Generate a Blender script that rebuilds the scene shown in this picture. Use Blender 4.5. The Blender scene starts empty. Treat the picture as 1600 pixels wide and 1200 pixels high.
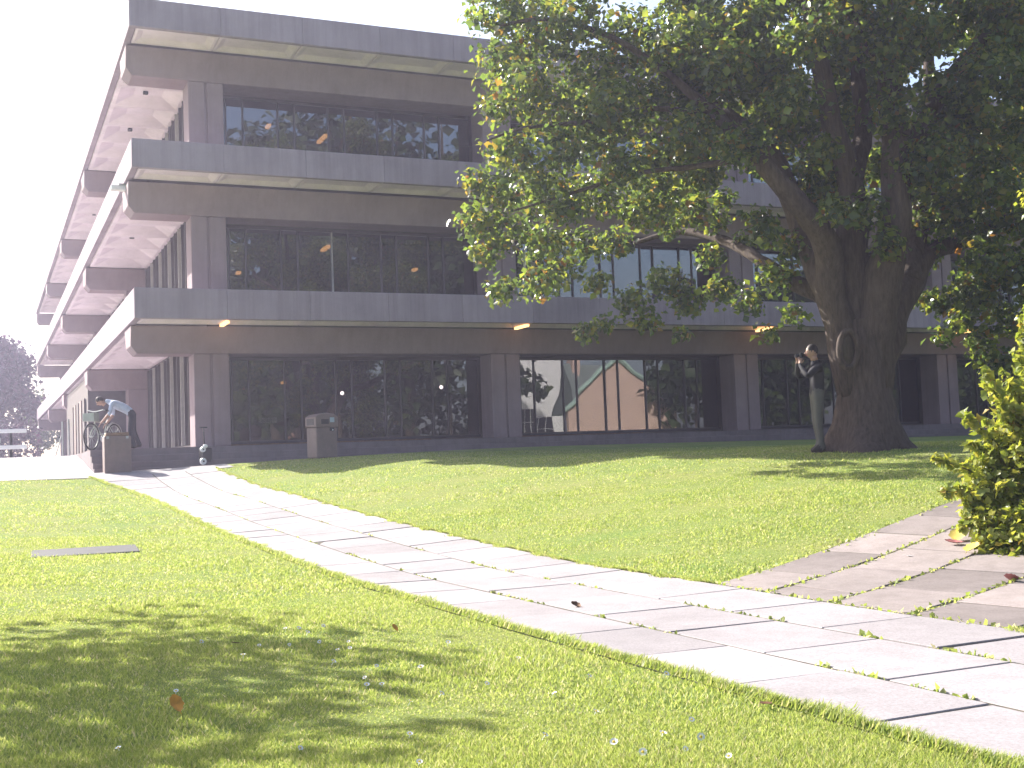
import bpy, bmesh, math, random
import numpy as np
from mathutils import Vector, Matrix

random.seed(7)
rng = np.random.default_rng(11)
scene = bpy.context.scene
COL = scene.collection

# ------------------------------------------------------------------ camera, sky, sun, exposure
F_PX, YAW, PITCH, ROLL = 1856.571, 0.4203, 0.0612, -0.0379      # focal length in px of a 1600 px wide frame
EYE = Vector((0.0, 0.0, 1.08))
_f0 = Vector((math.sin(YAW), math.cos(YAW), 0)); _r0 = Vector((math.cos(YAW), -math.sin(YAW), 0)); _u0 = Vector((0, 0, 1))
FWD = _f0*math.cos(PITCH) + _u0*math.sin(PITCH)
_u1 = -_f0*math.sin(PITCH) + _u0*math.cos(PITCH)
RGT = _r0*math.cos(ROLL) + _u1*math.sin(ROLL)
UPV = -_r0*math.sin(ROLL) + _u1*math.cos(ROLL)
cam_data = bpy.data.cameras.new("camera")
cam_data.lens = 36*F_PX/1600
cam_data.sensor_width = 36
cam_data.clip_start = 0.05
cam_data.clip_end = 3000
cam = bpy.data.objects.new("camera", cam_data)
COL.objects.link(cam)
cam.matrix_world = Matrix(((RGT.x, UPV.x, -FWD.x, EYE.x), (RGT.y, UPV.y, -FWD.y, EYE.y), (RGT.z, UPV.z, -FWD.z, EYE.z), (0, 0, 0, 1)))
scene.camera = cam

SUN_EL = math.radians(33)
SUN_H = Vector((-0.45, 0.893)).normalized()                     # horizontal direction towards the sun
TO_SUN = Vector((SUN_H.x*math.cos(SUN_EL), SUN_H.y*math.cos(SUN_EL), math.sin(SUN_EL)))
world = bpy.data.worlds.new("World")
scene.world = world
world.use_nodes = True
wn = world.node_tree
for n in list(wn.nodes): wn.nodes.remove(n)
w_out = wn.nodes.new("ShaderNodeOutputWorld")
w_bg = wn.nodes.new("ShaderNodeBackground")
w_sky = wn.nodes.new("ShaderNodeTexSky")
w_sky.sky_type = 'NISHITA'
w_sky.sun_disc = False
w_sky.sun_elevation = SUN_EL
w_sky.sun_rotation = math.atan2(SUN_H.x, SUN_H.y)
w_sky.air_density = 1.0
w_sky.dust_density = 2.6
w_sky.ozone_density = 1.0
w_bg.inputs["Strength"].default_value = 0.10
wn.links.new(w_sky.outputs[0], w_bg.inputs[0])
wn.links.new(w_bg.outputs[0], w_out.inputs[0])
sun_data = bpy.data.lights.new("sun", 'SUN')
sun_data.energy = 5.0
sun_data.angle = math.radians(0.5)
sun_data.color = (1.0, 0.95, 0.87)
sun = bpy.data.objects.new("sun", sun_data)
COL.objects.link(sun)
sun.location = (-20, 20, 30)
sun.rotation_euler = TO_SUN.to_track_quat('Z', 'Y').to_euler()
vs = scene.view_settings
vs.view_transform = 'Standard'
vs.look = 'None'
vs.exposure = 1.55
vs.gamma = 1.0
vs.use_curve_mapping = False

# ------------------------------------------------------------------ pixel helper (a photograph pixel at a depth along the view axis)
def at(px, py, depth):
    return EYE + (FWD + RGT*((px-800)/F_PX) - UPV*((py-600)/F_PX))*depth

# ------------------------------------------------------------------ terrain: smooth surface through surveyed heights
CTRL = np.array([
 (3,1.5,0),(3,5,0),(3,9,0),(3,12,.03),(3,14.5,.1),(3,18.5,.23),(3,25,.53),(2.5,28,.78),(2,30.3,1.05),
 (5.2,1.5,0),(5.2,5,0),(5.2,7.8,.01),(5.2,10,.01),(5.2,12.6,.10),(5.2,16,.24),(5.2,20,.45),(5.2,24.5,.66),(5.2,28.5,.97),(5.2,30.3,1.14),
 (0,3,0),(0,8,0),(0,15,.12),(0,22,.42),(.5,28,.85),(.5,29.3,.96),(0,30.6,1.05),(-4,5,0),(-5,12,.03),(-6,20,.35),(-6,30,1.0),
 (8,25.5,1.13),(7,28.5,1.19),(8,29.8,1.22),(11,25,1.10),(14,29.8,1.32),(14,24,1.06),(21,29.8,1.28),(27,29.8,1.22),(34,29.8,1.2),
 (12.4,15.6,.95),(13.4,15.6,1.0),(9,18,.76),(9,21,.95),(18,18,1.02),(24,15,1.0),(32,20,1.05),
 (8.6,10.6,.45),(6.6,9.2,.15),(7.2,6.7,.06),(10,7,.28),(8,3,.05),(12,10.5,.62),(16,8,.7),(22,5,.7),(30,4,.8),(10.2,13.3,.66)], float)
def _phi(r2): return np.where(r2 > 1e-12, .5*r2*np.log(np.maximum(r2, 1e-12)), 0.0)
_n = len(CTRL)
_K = _phi(((CTRL[:, None, :2]-CTRL[None, :, :2])**2).sum(-1)) + np.eye(_n)*0.6
_P = np.c_[np.ones(_n), CTRL[:, :2]]
_A = np.zeros((_n+3, _n+3)); _A[:_n, :_n] = _K; _A[:_n, _n:] = _P; _A[_n:, :_n] = _P.T
_W = np.linalg.solve(_A, np.r_[CTRL[:, 2], 0, 0, 0])
def gz_arr(x, y):
    x = np.clip(np.asarray(x, float), -6, 33); y = np.clip(np.asarray(y, float), 1.5, 30.4)
    sh = x.shape; x = x.ravel(); y = y.ravel()
    out = np.empty(len(x))
    for s in range(0, len(x), 20000):
        xx, yy = x[s:s+20000], y[s:s+20000]
        r2 = (xx[:, None]-CTRL[None, :, 0])**2 + (yy[:, None]-CTRL[None, :, 1])**2
        out[s:s+20000] = _phi(r2) @ _W[:_n] + _W[_n] + _W[_n+1]*xx + _W[_n+2]*yy
    return out.reshape(sh)
def gz(x, y): return float(gz_arr(np.array([x]), np.array([y]))[0])
def on_ground(px, py, lo=2.0, hi=40.0):
    d0 = FWD + RGT*((px-800)/F_PX) - UPV*((py-600)/F_PX)
    t = np.linspace(lo, hi, 1500)
    X, Y, Z = EYE.x+d0.x*t, EYE.y+d0.y*t, EYE.z+d0.z*t
    below = np.nonzero(Z < gz_arr(X, Y))[0]
    k = below[0] if len(below) else len(t)-1
    return Vector((X[k], Y[k], gz(X[k], Y[k])))

# ------------------------------------------------------------------ materials
def new_mat(name):
    m = bpy.data.materials.new(name); m.use_nodes = True
    nt = m.node_tree
    return m, nt, nt.nodes["Principled BSDF"]
def N(nt, kind, **kw):
    n = nt.nodes.new(kind)
    for k, v in kw.items():
        if k in n.inputs: n.inputs[k].default_value = v
        else: setattr(n, k, v)
    return n
def simple(name, col, rough=.6, metal=0.0, spec=.4, var=.12, scale=6.0, bump=0.0):
    m, nt, b = new_mat(name)
    b.inputs["Roughness"].default_value = rough
    b.inputs["Metallic"].default_value = metal
    b.inputs["Specular IOR Level"].default_value = spec
    tc = N(nt, "ShaderNodeTexCoord")
    no = N(nt, "ShaderNodeTexNoise", Scale=scale, Detail=5.0, Roughness=.6)
    nt.links.new(tc.outputs["Object"], no.inputs["Vector"])
    rp = N(nt, "ShaderNodeValToRGB")
    rp.color_ramp.elements[0].position = .3; rp.color_ramp.elements[1].position = .7
    rp.color_ramp.elements[0].color = tuple(c*(1-var) for c in col)+(1,)
    rp.color_ramp.elements[1].color = tuple(min(1, c*(1+var)) for c in col)+(1,)
    nt.links.new(no.outputs["Fac"], rp.inputs["Fac"]); nt.links.new(rp.outputs["Color"], b.inputs["Base Color"])
    if bump:
        bp = N(nt, "ShaderNodeBump", Strength=bump, Distance=.01)
        nt.links.new(no.outputs["Fac"], bp.inputs["Height"]); nt.links.new(bp.outputs["Normal"], b.inputs["Normal"])
    return m
def emit(name, col, strength):
    m, nt, b = new_mat(name)
    b.inputs["Base Color"].default_value = (*col, 1)
    b.inputs["Emission Color"].default_value = (*col, 1)
    b.inputs["Emission Strength"].default_value = strength
    return m
def concrete(name, col, streak=.25, rnd=.06, stain=(.5, .48, .45), speck=.12):
    """weathered concrete: cloudy tone, vertical rain streaks, pores, a tone per piece"""
    m, nt, b = new_mat(name)
    b.inputs["Roughness"].default_value = .85
    b.inputs["Specular IOR Level"].default_value = .25
    geo = N(nt, "ShaderNodeNewGeometry")
    oi = N(nt, "ShaderNodeObjectInfo")
    n1 = N(nt, "ShaderNodeTexNoise", Scale=.9, Detail=6.0, Roughness=.65)
    nt.links.new(geo.outputs["Position"], n1.inputs["Vector"])
    mp = N(nt, "ShaderNodeMapping"); mp.inputs["Scale"].default_value = (3.2, 3.2, .16)
    nt.links.new(geo.outputs["Position"], mp.inputs["Vector"])
    n2 = N(nt, "ShaderNodeTexNoise", Scale=1.6, Detail=5.0, Roughness=.7)
    nt.links.new(mp.outputs[0], n2.inputs["Vector"])
    n3 = N(nt, "ShaderNodeTexNoise", Scale=70.0, Detail=4.0, Roughness=.8)
    nt.links.new(geo.outputs["Position"], n3.inputs["Vector"])
    mr1 = N(nt, "ShaderNodeMapRange"); mr1.inputs[1].default_value = .3; mr1.inputs[2].default_value = .7; mr1.inputs[3].default_value = .86; mr1.inputs[4].default_value = 1.12
    nt.links.new(n1.outputs["Fac"], mr1.inputs[0])
    mr2 = N(nt, "ShaderNodeMapRange"); mr2.inputs[1].default_value = .42; mr2.inputs[2].default_value = .72; mr2.inputs[3].default_value = 0; mr2.inputs[4].default_value = streak
    nt.links.new(n2.outputs["Fac"], mr2.inputs[0])
    mr3 = N(nt, "ShaderNodeMapRange"); mr3.inputs[1].default_value = 0; mr3.inputs[2].default_value = 1; mr3.inputs[3].default_value = 1-rnd; mr3.inputs[4].default_value = 1+rnd
    nt.links.new(oi.outputs["Random"], mr3.inputs[0])
    mr4 = N(nt, "ShaderNodeMapRange"); mr4.inputs[1].default_value = .25; mr4.inputs[2].default_value = .75; mr4.inputs[3].default_value = 1-speck; mr4.inputs[4].default_value = 1+speck
    nt.links.new(n3.outputs["Fac"], mr4.inputs[0])
    mu0 = N(nt, "ShaderNodeMath", operation='MULTIPLY'); nt.links.new(mr1.outputs[0], mu0.inputs[0]); nt.links.new(mr4.outputs[0], mu0.inputs[1])
    mu = N(nt, "ShaderNodeMath", operation='MULTIPLY'); nt.links.new(mu0.outputs[0], mu.inputs[0]); nt.links.new(mr3.outputs[0], mu.inputs[1])
    vm = N(nt, "ShaderNodeVectorMath", operation='SCALE'); vm.inputs[0].default_value = col; nt.links.new(mu.outputs[0], vm.inputs["Scale"])
    mx = N(nt, "ShaderNodeMix", data_type='RGBA', blend_type='MULTIPLY')
    nt.links.new(mr2.outputs[0], mx.inputs[0]); nt.links.new(vm.outputs[0], mx.inputs[6]); mx.inputs[7].default_value = (*stain, 1)
    nt.links.new(mx.outputs[2], b.inputs["Base Color"])
    bp = N(nt, "ShaderNodeBump", Strength=.25, Distance=.004)
    nt.links.new(n3.outputs["Fac"], bp.inputs["Height"]); nt.links.new(bp.outputs["Normal"], b.inputs["Normal"])
    return m
def leafy(name, cols, trans=.45, gloss=.35, rough=.38, tval=1.7):
    """leaf: diffuse + translucent + sheen, one tone per leaf"""
    m, nt, b = new_mat(name)
    out = nt.nodes["Material Output"]
    geo = N(nt, "ShaderNodeNewGeometry")
    rp = N(nt, "ShaderNodeValToRGB")
    els = rp.color_ramp.elements
    els[0].position = cols[0][0]; els[0].color = (*cols[0][1], 1)
    els[1].position = cols[-1][0]; els[1].color = (*cols[-1][1], 1)
    for p, c in cols[1:-1]:
        e = els.new(p); e.color = (*c, 1)
    nt.links.new(geo.outputs["Random Per Island"], rp.inputs["Fac"])
    nt.links.new(rp.outputs["Color"], b.inputs["Base Color"])
    b.inputs["Roughness"].default_value = rough
    b.inputs["Specular IOR Level"].default_value = gloss
    tr = N(nt, "ShaderNodeBsdfTranslucent")
    hs = N(nt, "ShaderNodeHueSaturation", Saturation=1.1, Value=tval)
    hs.inputs["Hue"].default_value = .485
    nt.links.new(rp.outputs["Color"], hs.inputs["Color"]); nt.links.new(hs.outputs["Color"], tr.inputs["Color"])
    ms = N(nt, "ShaderNodeMixShader"); ms.inputs[0].default_value = trans
    nt.links.new(b.outputs[0], ms.inputs[1]); nt.links.new(tr.outputs[0], ms.inputs[2]); nt.links.new(ms.outputs[0], out.inputs[0])
    return m
def bark(name, c0, c1):
    m, nt, b = new_mat(name)
    b.inputs["Roughness"].default_value = .9
    geo = N(nt, "ShaderNodeNewGeometry")
    mp = N(nt, "ShaderNodeMapping"); mp.inputs["Scale"].default_value = (9, 9, 1.6)
    nt.links.new(geo.outputs["Position"], mp.inputs[0])
    no = N(nt, "ShaderNodeTexNoise", Scale=2.2, Detail=8.0, Roughness=.7); nt.links.new(mp.outputs[0], no.inputs["Vector"])
    rp = N(nt, "ShaderNodeValToRGB"); rp.color_ramp.elements[0].position = .35; rp.color_ramp.elements[1].position = .68
    rp.color_ramp.elements[0].color = (*c0, 1); rp.color_ramp.elements[1].color = (*c1, 1)
    nt.links.new(no.outputs["Fac"], rp.inputs["Fac"]); nt.links.new(rp.outputs[0], b.inputs["Base Color"])
    bp = N(nt, "ShaderNodeBump", Strength=.9, Distance=.04); nt.links.new(no.outputs["Fac"], bp.inputs["Height"]); nt.links.new(bp.outputs[0], b.inputs["Normal"])
    return m
def glass(name, tint, refl=.13, wav=.12):
    m, nt, b = new_mat(name)
    out = nt.nodes["Material Output"]
    nt.nodes.remove(b)
    geo = N(nt, "ShaderNodeNewGeometry"); oi = N(nt, "ShaderNodeObjectInfo")
    ad = N(nt, "ShaderNodeVectorMath", operation='ADD')
    sc = N(nt, "ShaderNodeVectorMath", operation='SCALE'); sc.inputs[0].default_value = (31, 17, 7); nt.links.new(oi.outputs["Random"], sc.inputs["Scale"])
    nt.links.new(geo.outputs["Position"], ad.inputs[0]); nt.links.new(sc.outputs[0], ad.inputs[1])
    no = N(nt, "ShaderNodeTexNoise", Scale=.8, Detail=1.0); nt.links.new(ad.outputs[0], no.inputs["Vector"])
    bp = N(nt, "ShaderNodeBump", Strength=wav, Distance=.02); nt.links.new(no.outputs["Fac"], bp.inputs["Height"])
    gl = N(nt, "ShaderNodeBsdfGlossy", Roughness=.0); gl.inputs["Color"].default_value = (.95, .96, 1, 1); nt.links.new(bp.outputs[0], gl.inputs["Normal"])
    tr = N(nt, "ShaderNodeBsdfTransparent"); tr.inputs["Color"].default_value = (*tint, 1)
    fr = N(nt, "ShaderNodeFresnel", IOR=1.5)
    mr = N(nt, "ShaderNodeMapRange"); mr.inputs[1].default_value = .04; mr.inputs[2].default_value = 1; mr.inputs[3].default_value = refl; mr.inputs[4].default_value = .95
    nt.links.new(fr.outputs[0], mr.inputs[0])
    ms = N(nt, "ShaderNodeMixShader"); nt.links.new(mr.outputs[0], ms.inputs[0]); nt.links.new(tr.outputs[0], ms.inputs[1]); nt.links.new(gl.outputs[0], ms.inputs[2])
    nt.links.new(ms.outputs[0], out.inputs[0])
    return m

M = {}
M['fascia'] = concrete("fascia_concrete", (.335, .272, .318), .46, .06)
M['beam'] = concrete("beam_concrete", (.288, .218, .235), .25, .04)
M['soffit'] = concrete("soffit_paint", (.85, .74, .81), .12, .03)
M['step'] = concrete("step_concrete", (.20, .165, .17), .35, .06)
M['ramp'] = concrete("ramp_concrete", (.52, .50, .51), .15, .05)
M['slab'] = concrete("paving_concrete", (.325, .298, .305), .24, .11, speck=.3)
M['old_slab'] = concrete("old_paving_concrete", (.26, .222, .212), .45, .24, speck=.25)
M['soil'] = simple("joint_soil", (.085, .075, .055), .95, var=.4, scale=14)
M['mullion'] = simple("dark_bronze_frame", (.07, .058, .062), .5, .1)
M['pale_mullion'] = simple("pale_frame", (.42, .40, .38), .5)
M['glass'] = glass("tinted_glass", (.42, .40, .40))
M['interior'] = simple("interior_paint", (.16, .135, .12), .8, scale=1.0)
M['blind'] = simple("vertical_blind_cloth", (.50, .48, .42), .8, var=.2, scale=2)
M['lamp'] = emit("warm_tube", (1.0, .55, .2), 1.1)
M['white_lamp'] = emit("white_lamp", (1.0, .93, .92), 5.0)
M['wood'] = simple("brown_timber", (.21, .125, .07), .6, var=.3, scale=9)
M['bin'] = simple("brown_bin_plastic", (.20, .145, .13), .55)
M['black'] = simple("black_plastic", (.015, .015, .017), .45)
M['white'] = simple("white_paint", (.80, .80, .80), .4, var=.04)
M['steel'] = simple("galvanised_steel", (.42, .43, .42), .4, .7)
M['sticker'] = simple("pale_blue_sticker", (.42, .50, .55), .5)
M['red'] = simple("red_reflector", (.45, .03, .05), .4)
M['rubber'] = simple("tyre_rubber", (.02, .02, .02), .8)
M['bike'] = simple("grey_green_frame", (.33, .36, .32), .35, .2)
M['trunk'] = bark("sycamore_bark", (.045, .03, .025), (.135, .095, .075))
M['twig'] = bark("twig_bark", (.04, .03, .02), (.10, .075, .05))
M['leaf'] = leafy("sycamore_leaf", [(0, (.032, .055, .016)), (.45, (.064, .10, .023)), (.78, (.13, .17, .033)), (.96, (.14, .13, .025)), (1, (.20, .11, .03))], .52, .6, .3, 2.6)
M['shrub_leaf'] = leafy("shrub_leaf", [(0, (.14, .19, .035)), (.5, (.23, .27, .05)), (.95, (.33, .33, .065)), (1, (.33, .24, .07))], .45, .45, .4)
M['copper_leaf'] = leafy("copper_leaf", [(0, (.022, .014, .022)), (.6, (.045, .024, .038)), (1, (.09, .04, .07))], .3, .4, .4)
M['dark_leaf'] = leafy("dark_green_leaf", [(0, (.025, .045, .015)), (.6, (.045, .075, .02)), (1, (.075, .10, .028))], .35, .35, .45)
M['grass_blade'] = leafy("grass_blade", [(0, (.18, .245, .06)), (.4, (.25, .315, .085)), (.75, (.315, .365, .115)), (.93, (.40, .395, .18)), (1, (.52, .47, .29))], .45, .25, .5)
M['skin'] = simple("skin", (.46, .27, .20), .5, var=.05)
M['hair'] = simple("dark_hair", (.03, .02, .016), .6)
M['jacket'] = simple("dark_jacket", (.022, .020, .026), .8)
M['trouser'] = simple("grey_trousers", (.10, .095, .085), .85)
M['shirt'] = simple("pale_blue_shirt", (.50, .55, .68), .8)
M['dark_trouser'] = simple("navy_trousers", (.025, .025, .035), .85)
M['shoe'] = simple("dark_shoe", (.03, .022, .02), .6)
M['petal'] = simple("daisy_petal", (.82, .82, .80), .6, var=.02)
M['pollen'] = simple("daisy_eye", (.75, .5, .04), .7)
M['orange_leaf'] = simple("orange_dead_leaf", (.62, .27, .03), .55, var=.3, scale=20)
M['brown_leaf'] = simple("brown_dead_leaf", (.13, .06, .025), .6, var=.3, scale=20)
M['yellow_leaf'] = simple("yellow_dead_leaf", (.62, .48, .12), .5, var=.25, scale=14)
M['pink_leaf'] = simple("reddish_dead_leaf", (.34, .12, .12), .6, var=.3, scale=20)
M['white_wall'] = simple("white_render", (.74, .73, .72), .85, var=.05, scale=1)
M['pink_wall'] = simple("pink_render", (.56, .40, .33), .85, var=.07, scale=1)
M['slate'] = simple("grey_slate", (.16, .19, .18), .7, var=.2, scale=8)
M['gutter'] = simple("pale_green_gutter", (.30, .42, .36), .5)
M['stone'] = concrete("lawn_stone", (.10, .098, .10), .3, .1)
M['asphalt'] = simple("grey_paving", (.30, .28, .28), .9, var=.18, scale=5)

def lawn_mat():
    m, nt, b = new_mat("lawn_soil_and_grass")
    b.inputs["Roughness"].default_value = .95; b.inputs["Specular IOR Level"].default_value = .1
    geo = N(nt, "ShaderNodeNewGeometry")
    n1 = N(nt, "ShaderNodeTexNoise", Scale=45.0, Detail=6.0, Roughness=.75); n2 = N(nt, "ShaderNodeTexNoise", Scale=.8, Detail=5.0)
    nt.links.new(geo.outputs["Position"], n1.inputs["Vector"]); nt.links.new(geo.outputs["Position"], n2.inputs["Vector"])
    rp = N(nt, "ShaderNodeValToRGB"); rp.color_ramp.elements[0].position = .32; rp.color_ramp.elements[1].position = .66
    rp.color_ramp.elements[0].color = (.15, .195, .055, 1); rp.color_ramp.elements[1].color = (.33, .37, .13, 1)
    nt.links.new(n1.outputs["Fac"], rp.inputs[0])
    mx = N(nt, "ShaderNodeMix", data_type='RGBA', blend_type='MULTIPLY'); mx.inputs[0].default_value = 1
    r2 = N(nt, "ShaderNodeValToRGB"); r2.color_ramp.elements[0].position = .35; r2.color_ramp.elements[1].position = .7
    r2.color_ramp.elements[0].color = (.78, .92, .7, 1); r2.color_ramp.elements[1].color = (1.12, 1.0, 1.0, 1)
    nt.links.new(n2.outputs["Fac"], r2.inputs[0]); nt.links.new(rp.outputs[0], mx.inputs[6]); nt.links.new(r2.outputs[0], mx.inputs[7])
    nt.links.new(mx.outputs[2], b.inputs["Base Color"])
    bp = N(nt, "ShaderNodeBump", Strength=.8, Distance=.03); nt.links.new(n1.outputs["Fac"], bp.inputs["Height"]); nt.links.new(bp.outputs[0], b.inputs["Normal"])
    return m
M['lawn'] = lawn_mat()

# ------------------------------------------------------------------ mesh helpers
class MB:
    def __init__(self): self.v = []; self.f = []; self.mi = []
    def add(self, verts, faces, mi=0):
        o = len(self.v); self.v += [tuple(p) for p in verts]
        self.f += [tuple(i+o for i in f) for f in faces]; self.mi += [mi]*len(faces); return self
    def box(self, x0, x1, y0, y1, z0, z1, mi=0, mat=None):
        vs_ = [(x0,y0,z0),(x1,y0,z0),(x1,y1,z0),(x0,y1,z0),(x0,y0,z1),(x1,y0,z1),(x1,y1,z1),(x0,y1,z1)]
        if mat is not None: vs_ = [tuple(mat @ Vector(p)) for p in vs_]
        return self.add(vs_, [(0,3,2,1),(4,5,6,7),(0,1,5,4),(1,2,6,5),(2,3,7,6),(3,0,4,7)], mi)
    def prism(self, prof, a, b, axis='x', mi=0):
        """profile of (u, w) points swept along one axis from a to b"""
        n = len(prof)
        P = (lambda t, u, w: (t, u, w)) if axis == 'x' else (lambda t, u, w: (u, t, w)) if axis == 'y' else (lambda t, u, w: (u, w, t))
        vs_ = [P(a, *p) for p in prof]+[P(b, *p) for p in prof]
        fs = [tuple(range(n))[::-1], tuple(range(n, 2*n))]+[(i, (i+1) % n, (i+1) % n+n, i+n) for i in range(n)]
        return self.add(vs_, fs, mi)
    def tube(self, pts, radii, seg=8, mi=0, cap=True):
        pts = [Vector(p) for p in pts]
        if not hasattr(radii, '__len__'): radii = [radii]*len(pts)
        o = len(self.v); up = Vector((.13, .21, .97)); prev = None
        for i, p in enumerate(pts):
            t = (pts[min(i+1, len(pts)-1)]-pts[max(i-1, 0)]).normalized()
            if prev is None:
                a = t.cross(up)
                if a.length < 1e-3: a = t.cross(Vector((1, 0, 0)))
            else: a = prev-t*prev.dot(t)
            a.normalize(); b = t.cross(a); prev = a
            for k in range(seg):
                q = 2*math.pi*k/seg
                self.v.append(tuple(p+(a*math.cos(q)+b*math.sin(q))*radii[i]))
        fs = []
        for i in range(len(pts)-1):
            for k in range(seg):
                fs.append((o+i*seg+k, o+i*seg+(k+1) % seg, o+(i+1)*seg+(k+1) % seg, o+(i+1)*seg+k))
        if cap:
            fs.append(tuple(o+k for k in range(seg))[::-1]); fs.append(tuple(o+(len(pts)-1)*seg+k for k in range(seg)))
        self.f += fs; self.mi += [mi]*len(fs); return self
    def ball(self, c, r, seg=10, rings=7, mi=0):
        if not hasattr(r, '__len__'): r = (r, r, r)
        vs_ = [(c[0], c[1], c[2]+r[2])]; fs = []
        for i in range(1, rings):
            th = math.pi*i/rings
            for k in range(seg):
                ph = 2*math.pi*k/seg
                vs_.append((c[0]+r[0]*math.sin(th)*math.cos(ph), c[1]+r[1]*math.sin(th)*math.sin(ph), c[2]+r[2]*math.cos(th)))
        vs_.append((c[0], c[1], c[2]-r[2]))
        for k in range(seg): fs.append((0, 1+k, 1+(k+1) % seg))
        for i in range(rings-2):
            for k in range(seg): fs.append((1+i*seg+k, 1+(i+1)*seg+k, 1+(i+1)*seg+(k+1) % seg, 1+i*seg+(k+1) % seg))
        L = len(vs_)-1
        for k in range(seg): fs.append((L, 1+(rings-2)*seg+(k+1) % seg, 1+(rings-2)*seg+k))
        return self.add(vs_, fs, mi)
    def mesh(self, name, mats, smooth=False):
        me = bpy.data.meshes.new(name); me.from_pydata(self.v, [], self.f)
        for m in (mats if isinstance(mats, (list, tuple)) else [mats]): me.materials.append(m)
        if any(self.mi): me.polygons.foreach_set("material_index", self.mi)
        if smooth: me.polygons.foreach_set("use_smooth", [True]*len(me.polygons))
        me.update(); return me
def link(name, me, parent=None, loc=(0, 0, 0)):
    o = bpy.data.objects.new(name, me); COL.objects.link(o); o.location = loc
    if parent is not None: o.parent = parent
    return o
def bevel(me, w=.01, seg=1):
    bm = bmesh.new(); bm.from_mesh(me)
    bmesh.ops.bevel(bm, geom=[e for e in bm.edges if len(e.link_faces) == 2 and e.calc_face_angle(0) > .5], offset=w, segments=seg, affect='EDGES', profile=.5)
    bm.to_mesh(me); bm.free(); return me
def tag(o, label, cat, group=None):
    o["label"] = label; o["category"] = cat
    if group: o["group"] = group
    return o
def structure(o): o["kind"] = "structure"; return o
def empty(name, loc, label, cat, group=None, rz=0.0):
    o = bpy.data.objects.new(name, None); COL.objects.link(o); o.location = loc; o.rotation_euler = (0, 0, rz)
    o.empty_display_size = .2
    return tag(o, label, cat, group)
def copy_tree(o, parent=None):
    c = o.copy(); COL.objects.link(c)
    if parent is not None: c.parent = parent
    for ch in [x for x in bpy.data.objects if x.parent == o]: copy_tree(ch, c)
    return c
def fast_mesh(name, verts, faces, mats):
    """numpy arrays: verts (n,3); faces (m,k)"""
    me = bpy.data.meshes.new(name); k = faces.shape[1]
    me.vertices.add(len(verts)); me.vertices.foreach_set("co", np.ascontiguousarray(verts, np.float32).ravel())
    me.loops.add(faces.size); me.loops.foreach_set("vertex_index", np.ascontiguousarray(faces, np.int32).ravel())
    me.polygons.add(len(faces)); me.polygons.foreach_set("loop_start", np.arange(0, faces.size, k, dtype=np.int32))
    for m in (mats if isinstance(mats, (list, tuple)) else [mats]): me.materials.append(m)
    me.update(calc_edges=True); return me
def leaf_mesh(name, pts, size, mat, droop=.35, var=.35, wide=.42, out=None):
    """one folded diamond per leaf; out = outward direction per leaf (leaves hang, faces turned outward)"""
    n = len(pts); pts = np.asarray(pts, float)
    nrm = rng.normal(size=(n, 3)); nrm[:, 2] += .75
    if out is not None: nrm += np.asarray(out)*.9
    nrm /= np.linalg.norm(nrm, axis=1)[:, None]
    d = rng.normal(size=(n, 3)); d[:, 2] -= droop*2
    d -= nrm*(d*nrm).sum(1)[:, None]; d /= np.linalg.norm(d, axis=1)[:, None]
    s = np.cross(nrm, d); L = (size*(1+var*rng.normal(size=n)).clip(.45, 1.8))[:, None]
    v = np.empty((n, 4, 3))
    v[:, 0] = pts; v[:, 1] = pts+d*L*.42+s*L*wide+nrm*L*.12; v[:, 2] = pts+d*L-nrm*L*.08; v[:, 3] = pts+d*L*.42-s*L*wide+nrm*L*.12
    b = np.arange(n)[:, None]*4
    return fast_mesh(name, v.reshape(-1, 3), np.concatenate([b+np.array([[0, 1, 2]]), b+np.array([[0, 2, 3]])], 1).reshape(-1, 3), mat)
def clump_points(c, r, n, shell=.55):
    """points in an ellipsoid, denser towards the outside"""
    d = rng.normal(size=(n, 3)); d /= np.linalg.norm(d, axis=1)[:, None]
    rad = (shell+(1-shell)*rng.random(n))*(1+.16*np.sin(d[:, 0]*5+c[0])*np.sin(d[:, 1]*6+c[1])+.12*rng.normal(size=n))
    r = np.asarray(r if hasattr(r, '__len__') else (r, r, r*.8))
    rad = rad.clip(.05, 1.15)
    return np.asarray(c)+d*rad[:, None]*r, d

# ------------------------------------------------------------------ ground sheet
def axis(lo, a, b, hi, fine, n):
    return np.unique(np.r_[np.linspace(lo, a, n)[:-1], np.arange(a, b, fine), np.linspace(b, hi, n)])
gx = np.unique(np.r_[-260, -150, -80, -40, -20, -12, axis(-8, -7, 34, 36, .35, 3), 45, 60, 90, 150, 260])
gy = np.unique(np.r_[-260, -150, -80, -40, -20, -8, -2, np.arange(0, 31.5, .35), 34, 40, 60, 100, 160, 260])
GX, GY = np.meshgrid(gx, gy, indexing='ij'); GZ = gz_arr(GX, GY)
GZ = np.where(GY > 30.9, GZ-.15, GZ)
nx, ny = len(gx), len(gy)
idx = np.arange(nx*ny).reshape(nx, ny)
gf = np.stack([idx[:-1, :-1], idx[1:, :-1], idx[1:, 1:], idx[:-1, 1:]], -1).reshape(-1, 4)
ground = structure(link("ground", fast_mesh("ground", np.stack([GX, GY, GZ], -1).reshape(-1, 3), gf, M['lawn'])))
ground.data.polygons.foreach_set("use_smooth", [True]*len(ground.data.polygons))

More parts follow.
